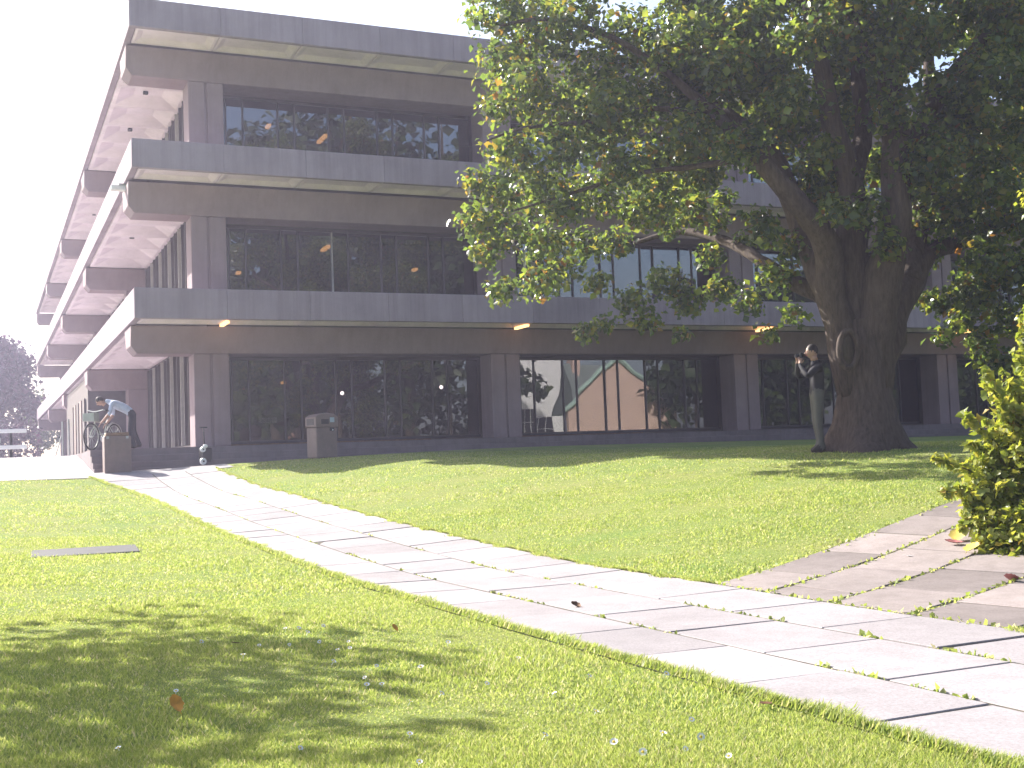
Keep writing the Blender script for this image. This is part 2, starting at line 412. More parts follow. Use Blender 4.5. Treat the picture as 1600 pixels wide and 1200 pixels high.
# ------------------------------------------------------------------ paths of paving slabs
def sheet(name, quads, lift, mat):
    """thin sheet following the ground, given as rows of left/right points"""
    mb = MB(); n = len(quads); K = 10
    for (l, r) in quads:
        for k in range(K+1):
            x = l[0]+(r[0]-l[0])*k/K; y = l[1]+(r[1]-l[1])*k/K
            mb.v.append((x, y, gz(x, y)+lift))
    for i in range(n-1):
        for k in range(K):
            a = i*(K+1)+k; mb.f.append((a, a+1, a+K+2, a+K+1)); mb.mi.append(0)
    return link(name, mb.mesh(name, mat))
def slab(parent, corners, mat, top=.022, thick=.05):
    c = np.array(corners, float); cen = c.mean(0)
    tilt = rng.normal(size=2)*.0022; lift = top+rng.normal()*.0022
    e = .005; mb = MB(); lo = []; hi = []; mid = []
    for p in c:
        d = p-cen; q = p-d/np.linalg.norm(d)*e
        z = gz(p[0], p[1])+lift+(tilt*d).sum()
        lo.append((p[0], p[1], z-thick)); mid.append((p[0], p[1], z-.004)); hi.append((q[0], q[1], z))
    mb.v = lo+mid+hi
    for k in range(4):
        j = (k+1) % 4
        mb.f += [(k, j, 4+j, 4+k), (4+k, 4+j, 8+j, 8+k)]
    mb.f.append((8, 9, 10, 11)); mb.mi = [0]*len(mb.f)
    return link("paving_slab", mb.mesh("paving_slab", mat), parent)
PX0, PX1 = 3.02, 5.2
def path_left(y): return PX0-.75*max(0, (y-24.5)/5.0)**1.5
path = structure(sheet("path", [((path_left(y)+.04, y), (PX1-.04, y)) for y in np.arange(1.2, 29.6, .2)], .0175, M['soil']))
SL = .92
for c, (xa, xb, off) in enumerate([(PX0, 3.68, .89), (3.68, 4.45, .59), (4.45, PX1, .17)]):
    y = off+SL*.99
    while y < 29.3:
        y1 = min(y+SL, 29.55); g = .006+.004*random.random()
        L = (lambda yy: path_left(yy) if c == 0 else xa)
        gx_ = g+.006
        slab(path, [(L(y)+gx_*(c > 0), y+g), (xb-gx_, y+g), (xb-gx_, y1-g), (L(y1)+gx_*(c > 0), y1-g)], M['slab'])
        y = y1
# side path: old slabs running off to the right, behind the bush
s0 = on_ground(1110, 917); s1 = on_ground(1500, 781)
sd = np.array([s1.x-s0.x, s1.y-s0.y]); sd /= np.linalg.norm(sd); sn = np.array([sd[1], -sd[0]])
def sp(u, v): return (s0.x+sd[0]*u+sn[0]*v, s0.y+sd[1]*u+sn[1]*v)
def u_start(v):                                             # where the side path meets the main path edge
    return max(-3, (PX1+.02-s0.x-sn[0]*v)/sd[0])
SW = 2.75
side = structure(sheet("path", [(sp(u_start(0)+t, 0), sp(u_start(SW)+t, SW)) for t in np.linspace(0, 15, 76)], .012, M['soil']))
vcols = [0, .62, 1.28, 2.0, SW]
for c in range(4):
    va, vb = vcols[c]+.016, vcols[c+1]-.016
    ua, ub = u_start(va)+.02, u_start(vb)+.02
    step0 = .35+.45*random.random(); t = 0
    while t < 13:
        Ls = step0 if t == 0 else random.choice([.62, .75, .92, .92])
        k0 = max(0, 1-t/1.2); k1 = max(0, 1-(t+Ls)/1.2)
        uu = max(ua, ub)
        a0 = ua*k0+(uu)*(1-k0)+t; b0 = ub*k0+uu*(1-k0)+t; a1 = ua*k1+uu*(1-k1)+t+Ls; b1 = ub*k1+uu*(1-k1)+t+Ls
        slab(side, [sp(a0+.016, va), sp(a1-.012, va), sp(b1-.012, vb), sp(b0+.016, vb)][::-1], M['old_slab'], .016)
        t += Ls
# paving apron before the steps and the ramp
apron = structure(sheet("paving", [((-9, y), (5.6, y)) for y in np.linspace(29.35, 31.25, 6)], .012, M['asphalt']))

# ------------------------------------------------------------------ the library building
BX, BY, BZ = 3.4976, 30.7959, 5.6806
base = BZ-4.6
bld = empty("library_building", (BX, BY, base), "three storey concrete office building with deep overhanging floor bands and dark glass", "building")
def bp(name, mb_or_me, mat=None, parent=None, off=(0, 0, 0), smooth=False):
    me = mb_or_me.mesh(name, mat, smooth) if isinstance(mb_or_me, MB) else mb_or_me
    if parent is None: return link(name, me, bld, (off[0], off[1], off[2]+4.6))
    return link(name, me, parent, off)
XE, YE = 42.0, 60.0                    # far ends of the two fronts
LV = [dict(ft=7.45, fb=6.70, bt=6.65, bb=5.90), dict(ft=3.80, fb=3.06, bt=3.0, bb=2.20), dict(ft=0.0, fb=-.78, bt=-.81, bb=-1.53)]
FT = .17
PIT = 2.18
xj = [0.0]+[2.30+PIT*k for k in range(19)]
yj = [0.0, 2.06]+[2.06+2.113*k for k in range(1, 28)]
pan_x = {}; 
for li, L in enumerate(LV):
    h = L['ft']-L['fb']
    cap = L['ft']+.0
    for i in range(len(xj)-1):
        w = xj[i+1]-xj[i]
        key = (round(w, 2), round(h, 2), 'x', i == 0)
        if key not in pan_x:
            pan_x[key] = bevel(MB().box(.002 if i else 0, w-.002, 0, FT, 0, h).mesh("fascia_panel", M['fascia']), .012)
        bp("fascia_panel", pan_x[key], off=(xj[i], 0, L['fb']))
    for i in range(len(yj)-1):
        w = yj[i+1]-yj[i]; s = FT+.004 if i == 0 else 0
        key = (round(w, 2), round(h, 2), 'y', i == 0)
        if key not in pan_x:
            pan_x[key] = bevel(MB().box(0, FT, .002+s, w-.002, 0, h).mesh("fascia_panel", M['fascia']), .012)
        bp("fascia_panel", pan_x[key], off=(0, yj[i], L['fb']))
    # concrete behind the fascia joints
    bp("upstand", MB().box(FT+.005, XE, FT+.005, FT+.09, L['fb']+.06, L['ft']-.04).box(FT+.005, FT+.09, FT+.095, YE, L['fb']+.06, L['ft']-.04), M['beam'])
    # floor / roof slab above the soffit
    bp("floor_slab" if li else "roof", MB().box(FT+.1, XE, FT+.1, YE, L['fb']+.27, L['ft']-(.30 if li else .12)), M['beam'])

def coffer(w, d, border=.10, deep=.16, slope=.28):
    """pan soffit panel seen from below, w along x, d along y, top of recess at +deep"""
    mb = MB(); x0, x1, y0, y1 = .012, w-.012, .012, d-.012
    s = min(slope, (d-.2)*.28, (w-.2)*.28)
    o = [(x0,y0,0),(x1,y0,0),(x1,y1,0),(x0,y1,0)]
    a = [(x0+border,y0+border,0),(x1-border,y0+border,0),(x1-border,y1-border,0),(x0+border,y1-border,0)]
    b = [(x0+border+s,y0+border+s,deep),(x1-border-s,y0+border+s,deep),(x1-border-s,y1-border-s,deep),(x0+border+s,y1-border-s,deep)]
    t = [(p[0], p[1], deep+.03) for p in o]
    mb.v = o+a+b+t
    for k in range(4):
        j = (k+1) % 4
        mb.f += [(k, 4+k, 4+j, j), (4+k, 8+k, 8+j, 4+j), (k, j, 12+j, 12+k)]
    mb.f += [(11, 10, 9, 8)[::1], (12, 13, 14, 15)]
    mb.mi = [0]*len(mb.f); return mb
BEAMS = [1.30+14.13*k for k in range(5)]                       # near top edge of each cross beam of the side front
XW = 2.28                                                        # glass line of the side front
GY_ = 2.5                                                        # glass line of the main front
def beam_prof(y, L, w=1.5, tap=.2, tapb=.38):
    return [(y, L['bt']-.004), (y+tap, L['bb']), (y+w-tapb, L['bb']), (y+w, L['bt']-.004)]
cof = {}
for li, L in enumerate(LV):
    # long edge beam with a chamfered free end
    def end_beam(y, xr, name="beam"):
        pr = beam_prof(y, L); mb = MB()
        prl = pr; n = 4
        z0 = L['bb']; c = .20
        A = [(.05, p[0], p[1]) for p in pr]
        for i in (1, 2): A[i] = (.05+.16, A[i][1], A[i][2])
        B = [(xr, p[0], p[1]) for p in pr]
        Mid = [(.05, pr[0][0]+.2*(c/.75)*1.0, z0+c*1.0+.0), (.05, pr[3][0]-.38*(1-c/(L['bt']-L['bb'])), z0+c)]
        t = 1-c/(L['bt']-L['bb'])
        Mid[0] = (.05, pr[0][0]+.2*t, z0+c)
        vs_ = [A[0], Mid[0], A[1], A[2], Mid[1], A[3]]
        Bq = [B[0], (xr, Mid[0][1], Mid[0][2]), B[1], B[2], (xr, Mid[1][1], Mid[1][2]), B[3]]
        mb.add(vs_+Bq, [(0,1,4,5), (1,2,3,4)][::1]+[(6,11,10,9,8,7)]+[(i, (i+1) % 6 + 6*0, (i+1) % 6+6, i+6) for i in range(6)])
        me = mb.mesh(name, M['beam'])
        b = bmesh.new(); b.from_mesh(me); bmesh.ops.recalc_face_normals(b, faces=b.faces); b.to_mesh(me); b.free()
        return bevel(me, .012)
    bp("beam", end_beam(BEAMS[0], XE))
    for y in BEAMS[1:]:
        bp("beam", end_beam(y, XW+.6))
    # soffit panels of the main front
    d = BEAMS[0]-FT+.035
    for i in range(len(xj)-1):
        x0 = xj[i] if i else FT+.01
        w = xj[i+1]-x0
        k = (round(w, 2), 'm')
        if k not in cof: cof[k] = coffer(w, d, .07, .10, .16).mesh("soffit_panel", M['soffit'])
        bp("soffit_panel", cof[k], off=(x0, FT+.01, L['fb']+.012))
    # soffit panels of the side front, six to a bay
    for b in range(4):
        ya, yb = BEAMS[b]+1.5, BEAMS[b+1]
        for q in range(6):
            w = (yb-ya)/6
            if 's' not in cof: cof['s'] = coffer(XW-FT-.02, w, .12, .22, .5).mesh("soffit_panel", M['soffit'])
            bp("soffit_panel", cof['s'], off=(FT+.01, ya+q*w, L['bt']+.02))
            if q in (1, 3) and li < 3 and b < 2:
                bp("downlight", MB().box(-.07, .07, -.07, .07, -.05, .03), M['black'], off=(1.12, ya+(q+.5)*w, L['bt']+.02+.18))
# pillars: twin halves with a groove between
PIL = [2.14+8.62*k for k in range(5)]
floors = [(0, LV[0]['bb']+.0, 3.45), (1, LV[1]['bb'], -.35), (2, LV[2]['bb'], -4.02)]
pil_me = {}
for li, top, bot in floors:
    if li not in pil_me:
        H = top-bot
        pil_me[li] = (bevel(MB().box(-.47, -.03, 0, .86, 0, H-.003).mesh("pillar", M['beam']), .015),)
    for x in PIL:
        p = bp("pillar", pil_me[li][0], off=(x, 1.53, bot))
        link("pillar_half", pil_me[li][0], p, (.50, 0.0, 0))
        link("groove_strip", MB().box(-.028, .028, .05, .5, 0, top-bot-.006).mesh("groove_strip", M['beam']), p)
    for y in BEAMS[1:]:
        bp("pillar", bevel(MB().box(1.50, 2.42, 0, .86, 0, top-bot-.003).mesh("pillar", M['beam']), .015), off=(0, y+.25, bot))

# windows of the main front: one per bay and storey, each pane and mullion a piece of its own
pane_me = {}
def pane_mesh(w, h, axis_):
    k = (round(w, 2), round(h, 2), axis_)
    if k not in pane_me:
        pane_me[k] = (MB().box(0, w, 0, .008, 0, h) if axis_ == 'x' else MB().box(0, .008, 0, w, 0, h)).mesh("pane", M['glass'])
    return pane_me[k]
mul_me = {}
def mul_mesh(h, axis_, mat, d=.12):
    k = (round(h, 2), axis_, mat.name, d)
    if k not in mul_me:
        mul_me[k] = (MB().box(-.02, .02, -d, .02, 0, h) if axis_ == 'x' else MB().box(-d, .02, -.03, .03, 0, h)).mesh("mullion", mat)
    return mul_me[k]
GS = [2.84, 11.64, 20.2, 28.8]
for li, top, bot in floors:
    zb = bot+(.06 if li == 2 else 0.0)
    h = top-zb-.01
    for bi, gs in enumerate(GS):
        x0, x1 = PIL[bi]+.50, PIL[bi+1]-.50
        fr = MB().box(x0+.004, x1-.004, GY_-.05, GY_+.05, h-.09, h-.002).box(x0+.004, x1-.004, GY_-.06, GY_+.06, 0.002, .08)
        win = bp("window", fr, M['mullion'], off=(0, 0, zb))
        xs = [x0]; x = gs; n = 0
        while x < x1-.08:
            if x > xs[-1]+.12: xs.append(x)
            x += .48 if n % 2 == 0 else 1.005
            n += 1
        xs.append(x1)
        for a, b in zip(xs[:-1], xs[1:]):
            p = link("pane", pane_mesh(b-a-.044, h-.18, 'x'), win, (a+.022, GY_, .085))
            p.rotation_euler = (rng.normal()*.0035, 0, rng.normal()*.0035)
        for x in xs[1:-1]:
            pale = (li == 1 and bi == 0 and abs(x-5.85) < .3)
            link("mullion", mul_mesh(h-.176, 'x', M['pale_mullion'] if pale else M['mullion'], .05), win, (x, GY_, .083))
# side front glazing
for li, top, bot in floors:
    zb = bot+(.06 if li == 2 else 0.0); h = (LV[li]['bt'])-zb-.01
    for b in range(4):
        ya, yb = BEAMS[b]+1.5, BEAMS[b+1]+.25
        if b == 0: ya = 2.62
        if li == 2 and b > 0: continue
        win = bp("window", MB().box(XW-.05, XW+.05, ya+.004, yb-.004, h-.09, h-.002).box(XW-.06, XW+.06, ya+.004, yb-.004, .002, .08), M['mullion'], off=(0, 0, zb))
        n = max(2, round((yb-ya)/.74)); w = (yb-ya)/n
        for k in range(n):
            p = link("pane", pane_mesh(w-.066, h-.18, 'y'), win, (XW, ya+k*w+.033, .085))
            p.rotation_euler = (0, rng.normal()*.003, rng.normal()*.003)
            if k: link("mullion", mul_mesh(h-.176, 'y', M['pale_mullion'] if k % 3 == 0 else M['mullion'], .16), win, (XW, ya+k*w, .083))
            if li < 2: link("blind", MB().box(.16, .175, .04, w*.62, 1.02+.06*math.sin(k*3.1), h-.1).mesh("blind", M['blind']), win, (XW, ya+k*w, .0))
# interior: back walls, floors, lit tubes seen through the glass
bp("back_wall", MB().box(9.0, XE-.3, 9.5, 9.7, -4.0, 7.0).box(9.0, 9.2, 9.75, YE-.3, -4.0, 7.0), M['interior'])
for z in (3.30, -.45):
    bp("floor", MB().box(XW+.12, XE-.2, GY_+.12, 9.45, z-.12, z).box(XW+.12, 8.95, 9.5, YE-.2, z-.12, z), M['interior'])
bp("side_wall", MB().box(XE-.25, XE-.02, .3, YE, -4.4, 6.65).box(XW, XE-.3, YE-.3, YE-.02, -4.4, 6.65), M['beam'])
for x in (2.36, 10.98, 19.6, 28.2):
    bp("soffit_lamp", MB().box(-.05, .05, 0, .85, -.06, .0), M['lamp'], off=(x, .32, LV[2]['fb']-.0))
for (x, y, z, l) in [(6.2, 4.6, 5.45, .9), (4.75, 5.6, 6.0, .35), (9.4, 5.2, 4.5, .2), (6.1, 4.2, 1.95, .8), (3.6, 5.0, 1.25, .25), (9.3, 5.2, 1.55, .3), (5.0, 5.5, -2.05, .2)]:
    bp("ceiling_lamp", MB().box(-.06, .06, -l/2, l/2, -.04, .04), M['lamp'], off=(x, y, z))
for (x, y, z) in [(6.6, 4.6, -2.45), (9.85, 4.6, -2.30)]:
    bp("globe_lamp", MB().ball((0, 0, 0), .06), M['white_lamp'], off=(x, y, z))
for (x, y, z, w, h, m) in [(8.1, 4.0, -3.42, .16, .12, 'orange_leaf'), (4.2, 4.2, -3.25, .55, .16, 'white')]:
    bp("notice", MB().box(-w/2, w/2, 0, .02, -h/2, h/2), M[m], off=(x, y, z))
bp("counter", MB().box(3.2, 9.6, 5.0, 5.5, -4.0, -3.05).box(12.5, 18, 6.0, 6.4, -4.0, -2.9), M['wood'])
# steps and floor plinth
bp("plinth", MB().box(-1.0, XE, 1.25, GY_+.3, -4.75, -4.02).box(-1.0, XE, GY_+.302, YE, -4.75, -4.04), M['step'])
for k in range(3):
    z1 = -4.02-.005-.17*k if k else -4.02
    if k == 0: continue
    sm = bevel(MB().box(-1.0, XE, 1.252-.36*k, 1.248-.36*(k-1), -4.9, -4.02-.172*k).mesh("step", M['step']), .012)
    bp("step", sm)
bp("step", bevel(MB().box(-1.0, 6.0, .17, 1.252-.36*2-.004, -4.95, -4.02-.172*3+.02).mesh("step", M['step']), .012))
# entrance lobby on the side front, dark glass and timber
lob = MB().box(.2, .3, 17.4, 30, -4.02, -.9).box(.2, XW, 17.3, 17.38, -4.02, -.9)
bp("lobby_wall", lob, M['mullion'])
for k in range(5):
    bp("door", MB().box(0, .05, 0, .95, 0, 2.3), M['bin'] if k % 2 else M['mullion'], off=(.12, 18.2+k*1.6, -4.0))
# bracket lamp under the middle band
fl = empty("bracket_lamp", (BX-.02, BY+2.05, BZ+2.98), "white lamp on a bracket fixed under the middle concrete band near the corner", "lamp")
link("housing", bevel(MB().box(-.30, .20, -.11, .11, -.09, .05).mesh("housing", M['white']), .02), fl)
link("arm", MB().tube([(.16, 0, -.05), (.22, -.02, -.22), (.27, -.03, -.52)], .035, 8).mesh("arm", M['white']), fl)
link("bracket", MB().box(-.10, .10, -.14, .14, .052, .085).mesh("bracket", M['steel']), fl)

# ------------------------------------------------------------------ ramp and terrace beside the building
rm = MB()
ys = [30.75, 32.5, 34.5, 36.6, 37.2, 95]
zs = [base-.02+.0, base+.13, base+.33, base+.50, base+.52, base+.52]
for y, z in zip(ys, zs): rm.v += [(-9, y, z), (2.49, y, z), (-9, y, z-.7), (2.49, y, z-.7)]
for i in range(len(ys)-1):
    a = i*4; rm.f += [(a, a+1, a+5, a+4), (a+1, a+3, a+7, a+5), (a+2, a, a+4, a+6)]
rm.f.append((0, 2, 3, 1)); rm.mi = [0]*len(rm.f)
structure(link("ramp", rm.mesh("ramp", M['ramp'])))

# ------------------------------------------------------------------ trees
def limb(parent, pts, radii, name="branch", mat='trunk', seg=9):
    P = [Vector(p) for p in pts]; R = list(radii); Q = []; RR = []
    for i in range(len(P)-1):                        # smooth between the points
        p0 = P[max(i-1, 0)]; p1 = P[i]; p2 = P[i+1]; p3 = P[min(i+2, len(P)-1)]
        for k in range(4):
            t = k/4
            Q.append(.5*((2*p1)+(p2-p0)*t+(2*p0-5*p1+4*p2-p3)*t*t+(3*p1-p0-3*p2+p3)*t**3)+Vector(rng.normal(size=3))*R[i]*.05)
            RR.append((R[i]*(1-t)+R[i+1]*t)*(1+.05*rng.normal()))
    Q.append(P[-1]); RR.append(R[-1])
    return link(name, MB().tube(Q, RR, seg).mesh(name, M[mat], True), parent)

TD = 19.6
tb = at(1352, 704, TD); tb.z = gz(tb.x, tb.y)-.03
tree = empty("sycamore_tree", tb, "big old broadleaf tree with thick forked trunk and dense dark crown on the lawn", "tree")
def T(px, py, dd=0.0):
    k = min(1.0, max(0.0, (1240-px)/220)); return at(px, py, TD+dd+1.9*k*k*(3-2*k))-tb      # the left half of the crown sits farther back
# flared trunk with root buttresses
tk = MB(); rows = [(706, 1352, .80), (690, 1354, .66), (660, 1354, .53), (615, 1352, .425), (575, 1350, .39), (540, 1350, .36), (500, 1350, .28)]
SEG = 28; tv = []
for (py, px, r) in rows:
    c = T(px, py)
    fl_ = max(0, (r-.5)/.3)
    for k in range(SEG):
        a = 2*math.pi*k/SEG
        rr = r*(1+.05*math.sin(3*a+py*.02)+.035*math.sin(7*a+1)+fl_*.16*math.sin(5*a+.6))
        tv.append((c.x+rr*math.cos(a), c.y+rr*math.sin(a), c.z))
tf = [(i*SEG+k, i*SEG+(k+1) % SEG, (i+1)*SEG+(k+1) % SEG, (i+1)*SEG+k) for i in range(len(rows)-1) for k in range(SEG)]
tk.add(tv, tf); link("trunk", tk.mesh("trunk", M['trunk'], True), tree)
kn = MB()
for k in range(16):
    a0 = 2*math.pi*k/16
kc = T(1326, 546, -.47)
ringp = [kc+RGT*(.15*math.cos(2*math.pi*k/20))+UPV*(.30*math.sin(2*math.pi*k/20)) for k in range(21)]
kn.tube(ringp, .055, 7, cap=False); link("knot", kn.mesh("knot", M['trunk'], True), tree)
kh = MB().ball((0, 0, 0), 1.0, 12, 8).mesh("knot_hollow", M['twig'], True)
ko = link("knot_hollow", kh, tree, kc-FWD*-.03); ko.scale = (.13, .06, .26)
LIMBS = [
 ([(1338,610,0),(1300,470,0),(1290,380,-.2),(1240,310,-.5),(1180,245,-.8),(1120,180,-1.0),(1050,120,-1.4)], [.30,.26,.22,.18,.145,.11,.06]),
 ([(1342,600,.1),(1332,420,.2),(1330,300,.2),(1300,190,.1),(1280,90,.1),(1262,0,0),(1240,-120,0)], [.33,.28,.23,.18,.15,.12,.08]),
 ([(1356,610,0),(1376,450,-.1),(1395,360,-.3),(1400,240,-.2),(1390,120,0),(1395,0,.3),(1400,-150,.6)], [.36,.31,.27,.23,.2,.17,.1]),
 ([(1360,600,.1),(1395,500,.4),(1425,440,.6),(1450,395,.8),(1510,375,1.2),(1590,330,1.5),(1690,250,2)], [.36,.26,.22,.17,.14,.10,.06]),
 ([(1325,520,.2),(1290,465,.5),(1230,435,.8),(1170,395,1.1),(1120,372,1.3),(1060,362,1.4),(990,380,1.6)], [.28,.18,.13,.10,.085,.065,.035]),
 ([(1300,470,0),(1270,400,.4),(1215,260,.6),(1150,190,.6),(1090,150,.5),(1000,90,.4),(900,40,.2)], [.26,.22,.18,.15,.11,.08,.04]),
 ([(1395,300,-.1),(1440,200,0),(1500,100,.3),(1570,30,.5),(1650,-60,.8)], [.2,.16,.12,.09,.05]),
 ([(1420,440,.5),(1440,340,1.0),(1460,220,1.6),(1450,90,2.0),(1470,-60,2.4)], [.2,.16,.13,.1,.06]),
 ([(1330,300,.2),(1350,200,.8),(1340,100,1.2),(1350,-50,1.6)], [.2,.15,.12,.08]),
 ([(1180,245,-.8),(1090,260,-1.2),(1000,270,-1.6),(900,300,-1.8),(800,330,-1.8)], [.06,.05,.04,.03,.015]),
 ([(1120,180,-1),(1020,170,-1.5),(920,190,-1.9),(820,200,-2.1),(760,220,-2.2)], [.055,.05,.04,.03,.015]),
 ([(1050,120,-1.4),(960,60,-1.6),(860,30,-1.6),(780,40,-1.5)], [.06,.05,.04,.02]),
 ([(1390,120,0),(1330,20,-.8),(1240,-120,-1.5),(1150,-260,-2)], [.16,.12,.09,.05]),
 ([(1262,0,0),(1150,-80,.4),(1020,-140,.6),(900,-170,.6)], [.12,.09,.06,.03]),
]
for pts, rad in LIMBS: limb(tree, [T(*p) for p in pts], rad)
def crown(name, clumps, parent, size, mat, origin, dens=620, shell=.5, droop=.35):
    P = []; O = []
    for (c, r) in clumps:
        rr = r if hasattr(r, '__len__') else (r, r, r*.8)
        n = int(dens*(rr[0]*rr[1]+rr[0]*rr[2]+rr[1]*rr[2])/3)
        p, d = clump_points(c, rr, n, shell); P.append(p); O.append(d)
    P = np.concatenate(P); O = np.concatenate(O)
    o = link(name, leaf_mesh(name, P, size, M[mat], droop, out=O), parent); o["kind"] = "stuff"
    return o, len(P)
CL = []
def C(px, py, dd, r): CL.append((tuple(T(px, py, dd)), r))
# left rim, top to bottom
for q in [(775,20,-1.2,.62),(790,100,-1.3,.6),(780,165,-1.5,.42),(800,235,-1.9,.60),(775,300,-1.9,.46),(745,345,-1.8,.40),(790,360,-1.6,.5),(760,395,-1.5,.36),(785,452,-1.2,.36),(740,278,-2.1,.28),(850,290,-1.5,.6),(850,380,-1.0,.5),(845,440,-.6,.45),
          (860,60,-1,.75),(860,170,-1.4,.7),(930,110,-.8,.75),(940,210,-1.3,.7),(930,300,-1.0,.62),(910,380,-.2,.42),(990,60,-.6,.8),(1010,160,-.8,.7),(1030,240,-1.2,.55),(1030,310,-1.3,.5),(1000,330,-.5,.5),(1045,355,-.3,.3),
          # lower hanging dark sprays
          (930,440,1.0,.34),(985,470,1.2,.42),(1040,440,1.2,.45),(1010,500,1.4,.32),(915,520,1.2,.28),(1080,470,1.3,.42),(1130,450,1.2,.38),(1110,400,1.2,.35),(1170,470,1.0,.35),(1215,430,.6,.4),(1240,490,.4,.28),(945,505,1.4,.25),(1200,520,.5,.22),(1065,520,1.4,.2),
          (1200,365,-.9,.36),(1185,340,-.9,.26),(1245,385,.5,.4),(1265,300,.9,.45),(1200,250,1.2,.5),(1130,310,1.6,.3),
          (820,130,-2.2,.5),(880,230,-2.4,.5),(960,160,-2.2,.6),(900,20,-2.0,.6),(1060,60,-1.8,.7),(1080,200,-1.6,.55),(970,260,-2.0,.5),(880,330,-2.0,.42),(1140,100,-1.4,.6),(830,310,-.2,.5),(880,420,.4,.4),(830,20,.6,.7),(930,180,1.0,.8),(1010,280,.8,.55),(1080,250,.4,.5),(960,380,.8,.4),
          # middle
          (1110,60,.2,.85),(1110,160,.6,.65),(1200,120,.8,.6),(1180,40,-.4,.7),(1210,190,1.2,.55),(1290,60,.9,.5),(1330,190,1.3,.5),(1370,260,1.0,.5),(1350,330,-.5,.42),(1385,380,-.6,.36),(1290,230,-.6,.32),(1400,170,-.6,.55),(1440,260,-.5,.6),(1330,40,-.8,.7),(1440,60,-.5,.6),(1470,330,.6,.7),(1420,330,1.5,.6),
          # right
          (1500,180,.3,.6),(1540,260,.4,.75),(1530,350,.5,.65),(1580,420,.4,.6),(1520,440,1.2,.42),(1570,500,.8,.45),(1530,530,1.0,.30),(1620,330,0,.7),(1640,450,0,.7),(1600,200,.8,.6),(1570,20,0,.6),(1500,20,.8,.5),(1650,80,.5,.8),(1660,560,.4,.5),
          (1470,150,1.6,.6),(1610,110,1.8,.5)]: C(*q)
# the upper crown above the frame and its far side
for k in range(64):
    px = rng.uniform(820, 1850); py = rng.uniform(-420, -30); dd = rng.uniform(-1.5, 4.5)
    if ((px-1330)/560)**2+((py+60)/400)**2 < 1.05: C(px, py, dd, rng.uniform(.6, .95))
for k in range(22):
    px = rng.uniform(950, 1750); py = rng.uniform(20, 330); dd = rng.uniform(2.0, 4.5)
    C(px, py, dd, rng.uniform(.45, .7))
for k in range(60):
    px = rng.uniform(1040, 1680); py = rng.uniform(-30, 330); dd = rng.uniform(-1.2, 3.6)
    C(px, py, dd, rng.uniform(.42, .7))
for q in [(1240,150,-1.0,.5),(1160,230,-1.2,.45),(1310,330,-.9,.35),(1420,40,-1.2,.6),(1500,130,-.6,.55),(1470,230,-.8,.5),(1390,90,-1.0,.5),(1560,300,-.6,.55),(1540,400,-.4,.5),(1100,280,-.6,.4),(1080,330,-.2,.35),(1250,60,-1.2,.55),(1440,400,.9,.35),(1480,470,1.2,.38),(1505,500,.6,.36),(1475,525,1.0,.26),(1545,555,.5,.34),(1585,565,.3,.36),(1455,470,1.3,.3),(1530,470,.3,.42),(1120,345,1.2,.28),(1080,335,1.4,.28),(1165,372,1.3,.24)]: C(*q)
cr, nleaf = crown("crown", CL, tree, .105, 'leaf', tb, dens=1750, shell=.35)

# shrub at the right edge: arching stems with small leaves
sb = at(1690, 760, 10.3); sb.z = gz(sb.x, sb.y)
shrub = empty("shrub", sb, "sunlit yellow-green shrub with arching leafy sprigs at the right edge of the side path", "shrub")
lp = []; lo_ = []
def sprig(p0, p1, p2, n, spread, r0=.012, leaves=True):
    p0, p1, p2 = Vector(p0), Vector(p1), Vector(p2); pts = []
    for k in range(9):
        t = k/8; pts.append(p0*(1-t)**2+p1*2*t*(1-t)+p2*t*t)
    link("stem", MB().tube(pts, [r0*(1-.75*k/8) for k in range(9)], 5).mesh("stem", M['twig'], True), shrub)
    for k in range(n):
        t = .12+.88*random.random()**.75
        p = p0*(1-t)**2+p1*2*t*(1-t)+p2*t*t
        d = Vector(rng.normal(size=3)).normalized()
        lp.append(p+d*spread*(1.15-t)*random.random()**.5); lo_.append(d)
def S(px, py, depth): return at(px, py, depth)-sb
SD = 10.6
TIPS = [(1456,716,10.2),(1466,768,10.1),(1508,650,10.3),(1512,692,10.4),(1545,588,10.4),(1566,580,10.6),(1590,560,10.6),(1500,822,10.0),(1530,720,10.2),(1540,660,10.6),(1575,640,10.2),(1560,760,9.9),(1520,795,10.4),(1588,700,9.9),(1590,800,9.7),(1550,860,9.9),(1590,880,9.7),(1610,620,10.3),(1640,560,10.5),(1650,650,10.1),(1640,760,9.8),(1680,700,10.4),(1620,480,10.8),(1700,600,10.8),(1580,895,9.5),(1595,505,10.9)]
for (px, py, dp) in TIPS:
    tip = S(px, py, dp); root = Vector(rng.normal(size=3))*.16; root.z = 0
    mid = (tip+root)*.5+Vector((rng.normal()*.08, rng.normal()*.08, .22))
    sprig(root, mid, tip, 260, .17)
for k in range(44):
    px = rng.uniform(1535, 1760); py = rng.uniform(560, 880); tip = S(px, py, SD+rng.uniform(-.7, .9)); root = Vector(rng.normal(size=3))*.2; root.z = 0
    sprig(root, (tip+root)*.5+Vector((0, 0, .25)), tip, 300, .26)
